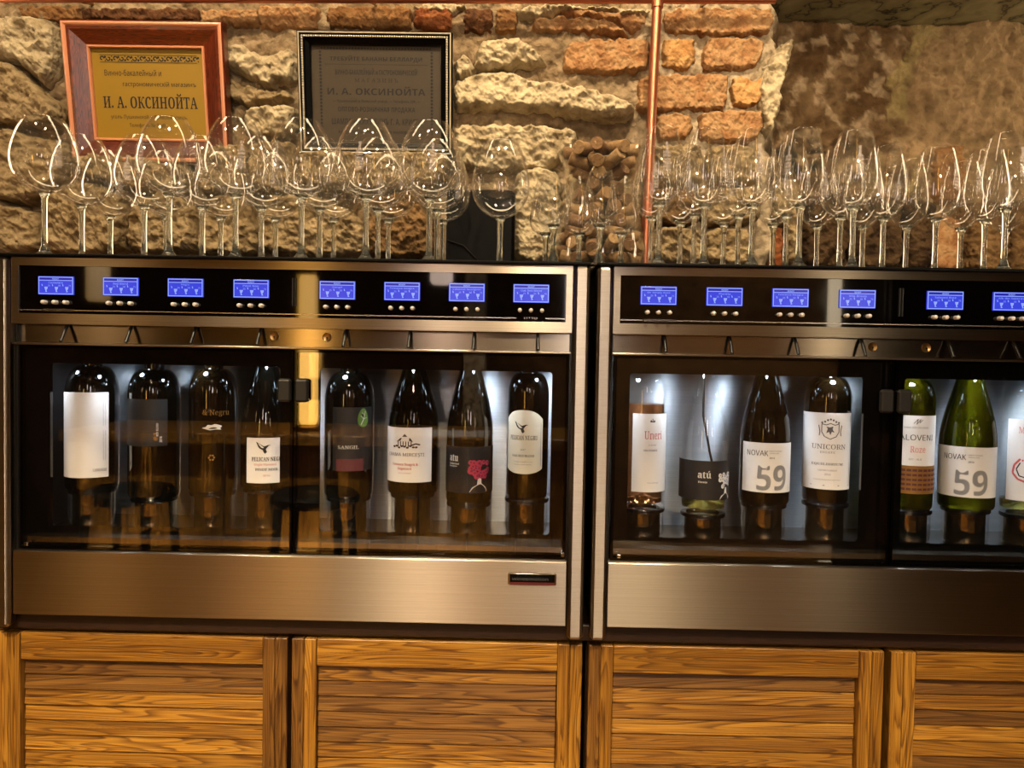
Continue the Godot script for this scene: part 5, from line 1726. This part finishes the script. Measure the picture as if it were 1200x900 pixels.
# ---------------------------------------------------------------- lamps
func spot_lamp(at: Vector3, to: Vector3, energy: float, angle: float, label: String) -> void:
	var o := thing("spot_lamp", label, "lamp", at)
	var dir := (to - at).normalized()
	o.basis = Basis.looking_at(dir, Vector3(0, 0, 1) if absf(dir.y) > 0.98 else Vector3.UP)
	var b := MB.new()
	b.xf = Transform3D(Basis(Vector3.RIGHT, PI / 2), Vector3.ZERO)
	b.lathe([Vector2(0, 0.12), Vector2(0.030, 0.12), Vector2(0.032, 0.118), Vector2(0.038, 0.0), Vector2(0.035, 0.0), Vector2(0.030, 0.012), Vector2(0, 0.012)].map(func(q): return Vector2(q.x, q.y)), 32)
	part("housing", b, M.black_plastic, o)
	b = MB.new()
	b.xf = Transform3D(Basis(Vector3.RIGHT, PI / 2), Vector3.ZERO)
	b.lathe([Vector2(0, 0.008), Vector2(0.030, 0.008), Vector2(0.030, 0.010), Vector2(0, 0.010)], 24)
	part("lamp_lens", b, M.lamp_glow, o)
	b = MB.new()
	b.tube([Vector3(0, 0, 0.06), o.basis.inverse() * (Vector3(at.x, 3.0, at.z) - at)], 0.008, 10)
	part("arm", b, M.black_plastic, o)
	var s := SpotLight3D.new()
	s.name = "beam"
	o.add_child(s)
	s.position = Vector3(0, 0, -0.002)
	s.spot_angle = angle
	s.spot_angle_attenuation = 0.9
	s.spot_range = 9.0
	s.spot_attenuation = 2.0
	s.light_color = WARM
	s.light_energy = energy
	s.light_size = 0.035
	s.shadow_enabled = true


func pendant_lamp(at: Vector3, h: float, r: float, col: Color, energy: float, glow: float, label: String) -> void:
	var o := thing("pendant_lamp", label, "lamp", at)
	var m := mat("glow_%s" % o.name, Color(0.9, 0.9, 0.9), 0.4)
	m.emission_enabled = true
	m.emission = col
	m.emission_energy_multiplier = glow
	var b := MB.new()
	b.lathe([Vector2(0, 0), Vector2(r * 0.8, 0), Vector2(r, r * 0.3), Vector2(r, h - r * 0.3), Vector2(r * 0.8, h), Vector2(0, h)], 32)
	part("lamp_shade", b, m, o)
	b = MB.new()
	b.tube([Vector3(0, h, 0), Vector3(0, 3.0 - at.y, 0)], 0.004, 8)
	part("cord", b, M.black_plastic, o)
	b = MB.new()
	b.box(Vector3(0, 2.99 - at.y, 0), Vector3(0.09, 0.02, 0.09), 0.004)
	part("canopy", b, M.black_plastic, o)
	var s := OmniLight3D.new()
	s.name = "glow_light"
	o.add_child(s)
	s.position = Vector3(0, h / 2, 0)
	s.omni_range = 9.0
	s.omni_attenuation = 2.0
	s.light_color = col
	s.light_energy = energy
	s.light_size = r
	s.shadow_enabled = true


# a tall glowing body with an area light of its size on the side that faces the dispensers
func strip_lamp(called: String, at: Vector3, w: float, h: float, face: Vector3, col: Color, glow: float, label: String) -> void:
	var o := thing(called, label, "lamp", at)
	var m := mat("glow_%s" % o.name, Color(0.9, 0.9, 0.9), 0.4)
	m.emission_enabled = true
	m.emission = col
	m.emission_energy_multiplier = glow
	var b := MB.new()
	b.lathe([Vector2(0, 0), Vector2(w * 0.42, 0), Vector2(w * 0.5, w * 0.2), Vector2(w * 0.5, h - w * 0.2), Vector2(w * 0.42, h), Vector2(0, h)], 28)
	part("lamp_tube", b, m, o)
	b = MB.new()
	b.lathe([Vector2(0, -0.03), Vector2(w * 0.8, -0.03), Vector2(w * 0.8, -0.012), Vector2(w * 0.5, 0.0), Vector2(0, 0.0)], 28)
	b.lathe([Vector2(0, h), Vector2(w * 0.5, h), Vector2(w * 0.56, h + 0.004), Vector2(w * 0.56, h + 0.016), Vector2(0, h + 0.018)], 28)
	part("lamp_base", b, M.brass, o)
	var s := AreaLight3D.new()
	s.name = "glow_light"
	o.add_child(s)
	s.area_size = Vector2(w, h)
	s.position = Vector3(0, h / 2, 0) + face * (w * 0.5 + 0.004)
	s.basis = Basis.looking_at(face, Vector3.UP)
	s.area_range = 9.0
	s.light_color = col
	s.light_energy = glow * w * h / PI * 0.5
	s.shadow_enabled = true


# a long ceiling lamp with an area light of its own size under its glowing face
func linear_lamp(at: Vector3, long: float, wide: float, to: Vector3, energy: float, label: String) -> void:
	var o := thing("linear_lamp", label, "lamp", at)
	o.basis = Basis.looking_at((to - at).normalized(), Vector3(0, 0, 1))
	var b := MB.new()
	b.box(Vector3(0, 0, 0.025), Vector3(long + 0.02, wide + 0.02, 0.05), 0.004)
	part("housing", b, M.black_plastic, o)
	b = MB.new()
	b.box(Vector3(0, 0, -0.002), Vector3(long, wide, 0.004), 0.001)
	var m := mat("linear_glow", Color(0.9, 0.9, 0.9), 0.4)
	m.emission_enabled = true
	m.emission = WARM
	m.emission_energy_multiplier = energy * PI / (long * wide) * 0.4
	part("lamp_diffuser", b, m, o)
	for x in [-0.9, 0.9]:
		b = MB.new()
		var up := o.basis.inverse() * Vector3(0, 3.0 - at.y, 0)
		b.tube([Vector3(x, 0, 0.045), Vector3(x, 0, 0.045) + up], 0.004, 8)
		part("hanger", b, M.black_plastic, o)
	var s := AreaLight3D.new()
	s.name = "wash_light"
	o.add_child(s)
	s.area_size = Vector2(long, wide)
	s.position = Vector3(0, 0, -0.006)
	s.area_range = 9.0
	s.light_color = WARM
	s.light_energy = energy * 0.6
	s.shadow_enabled = true
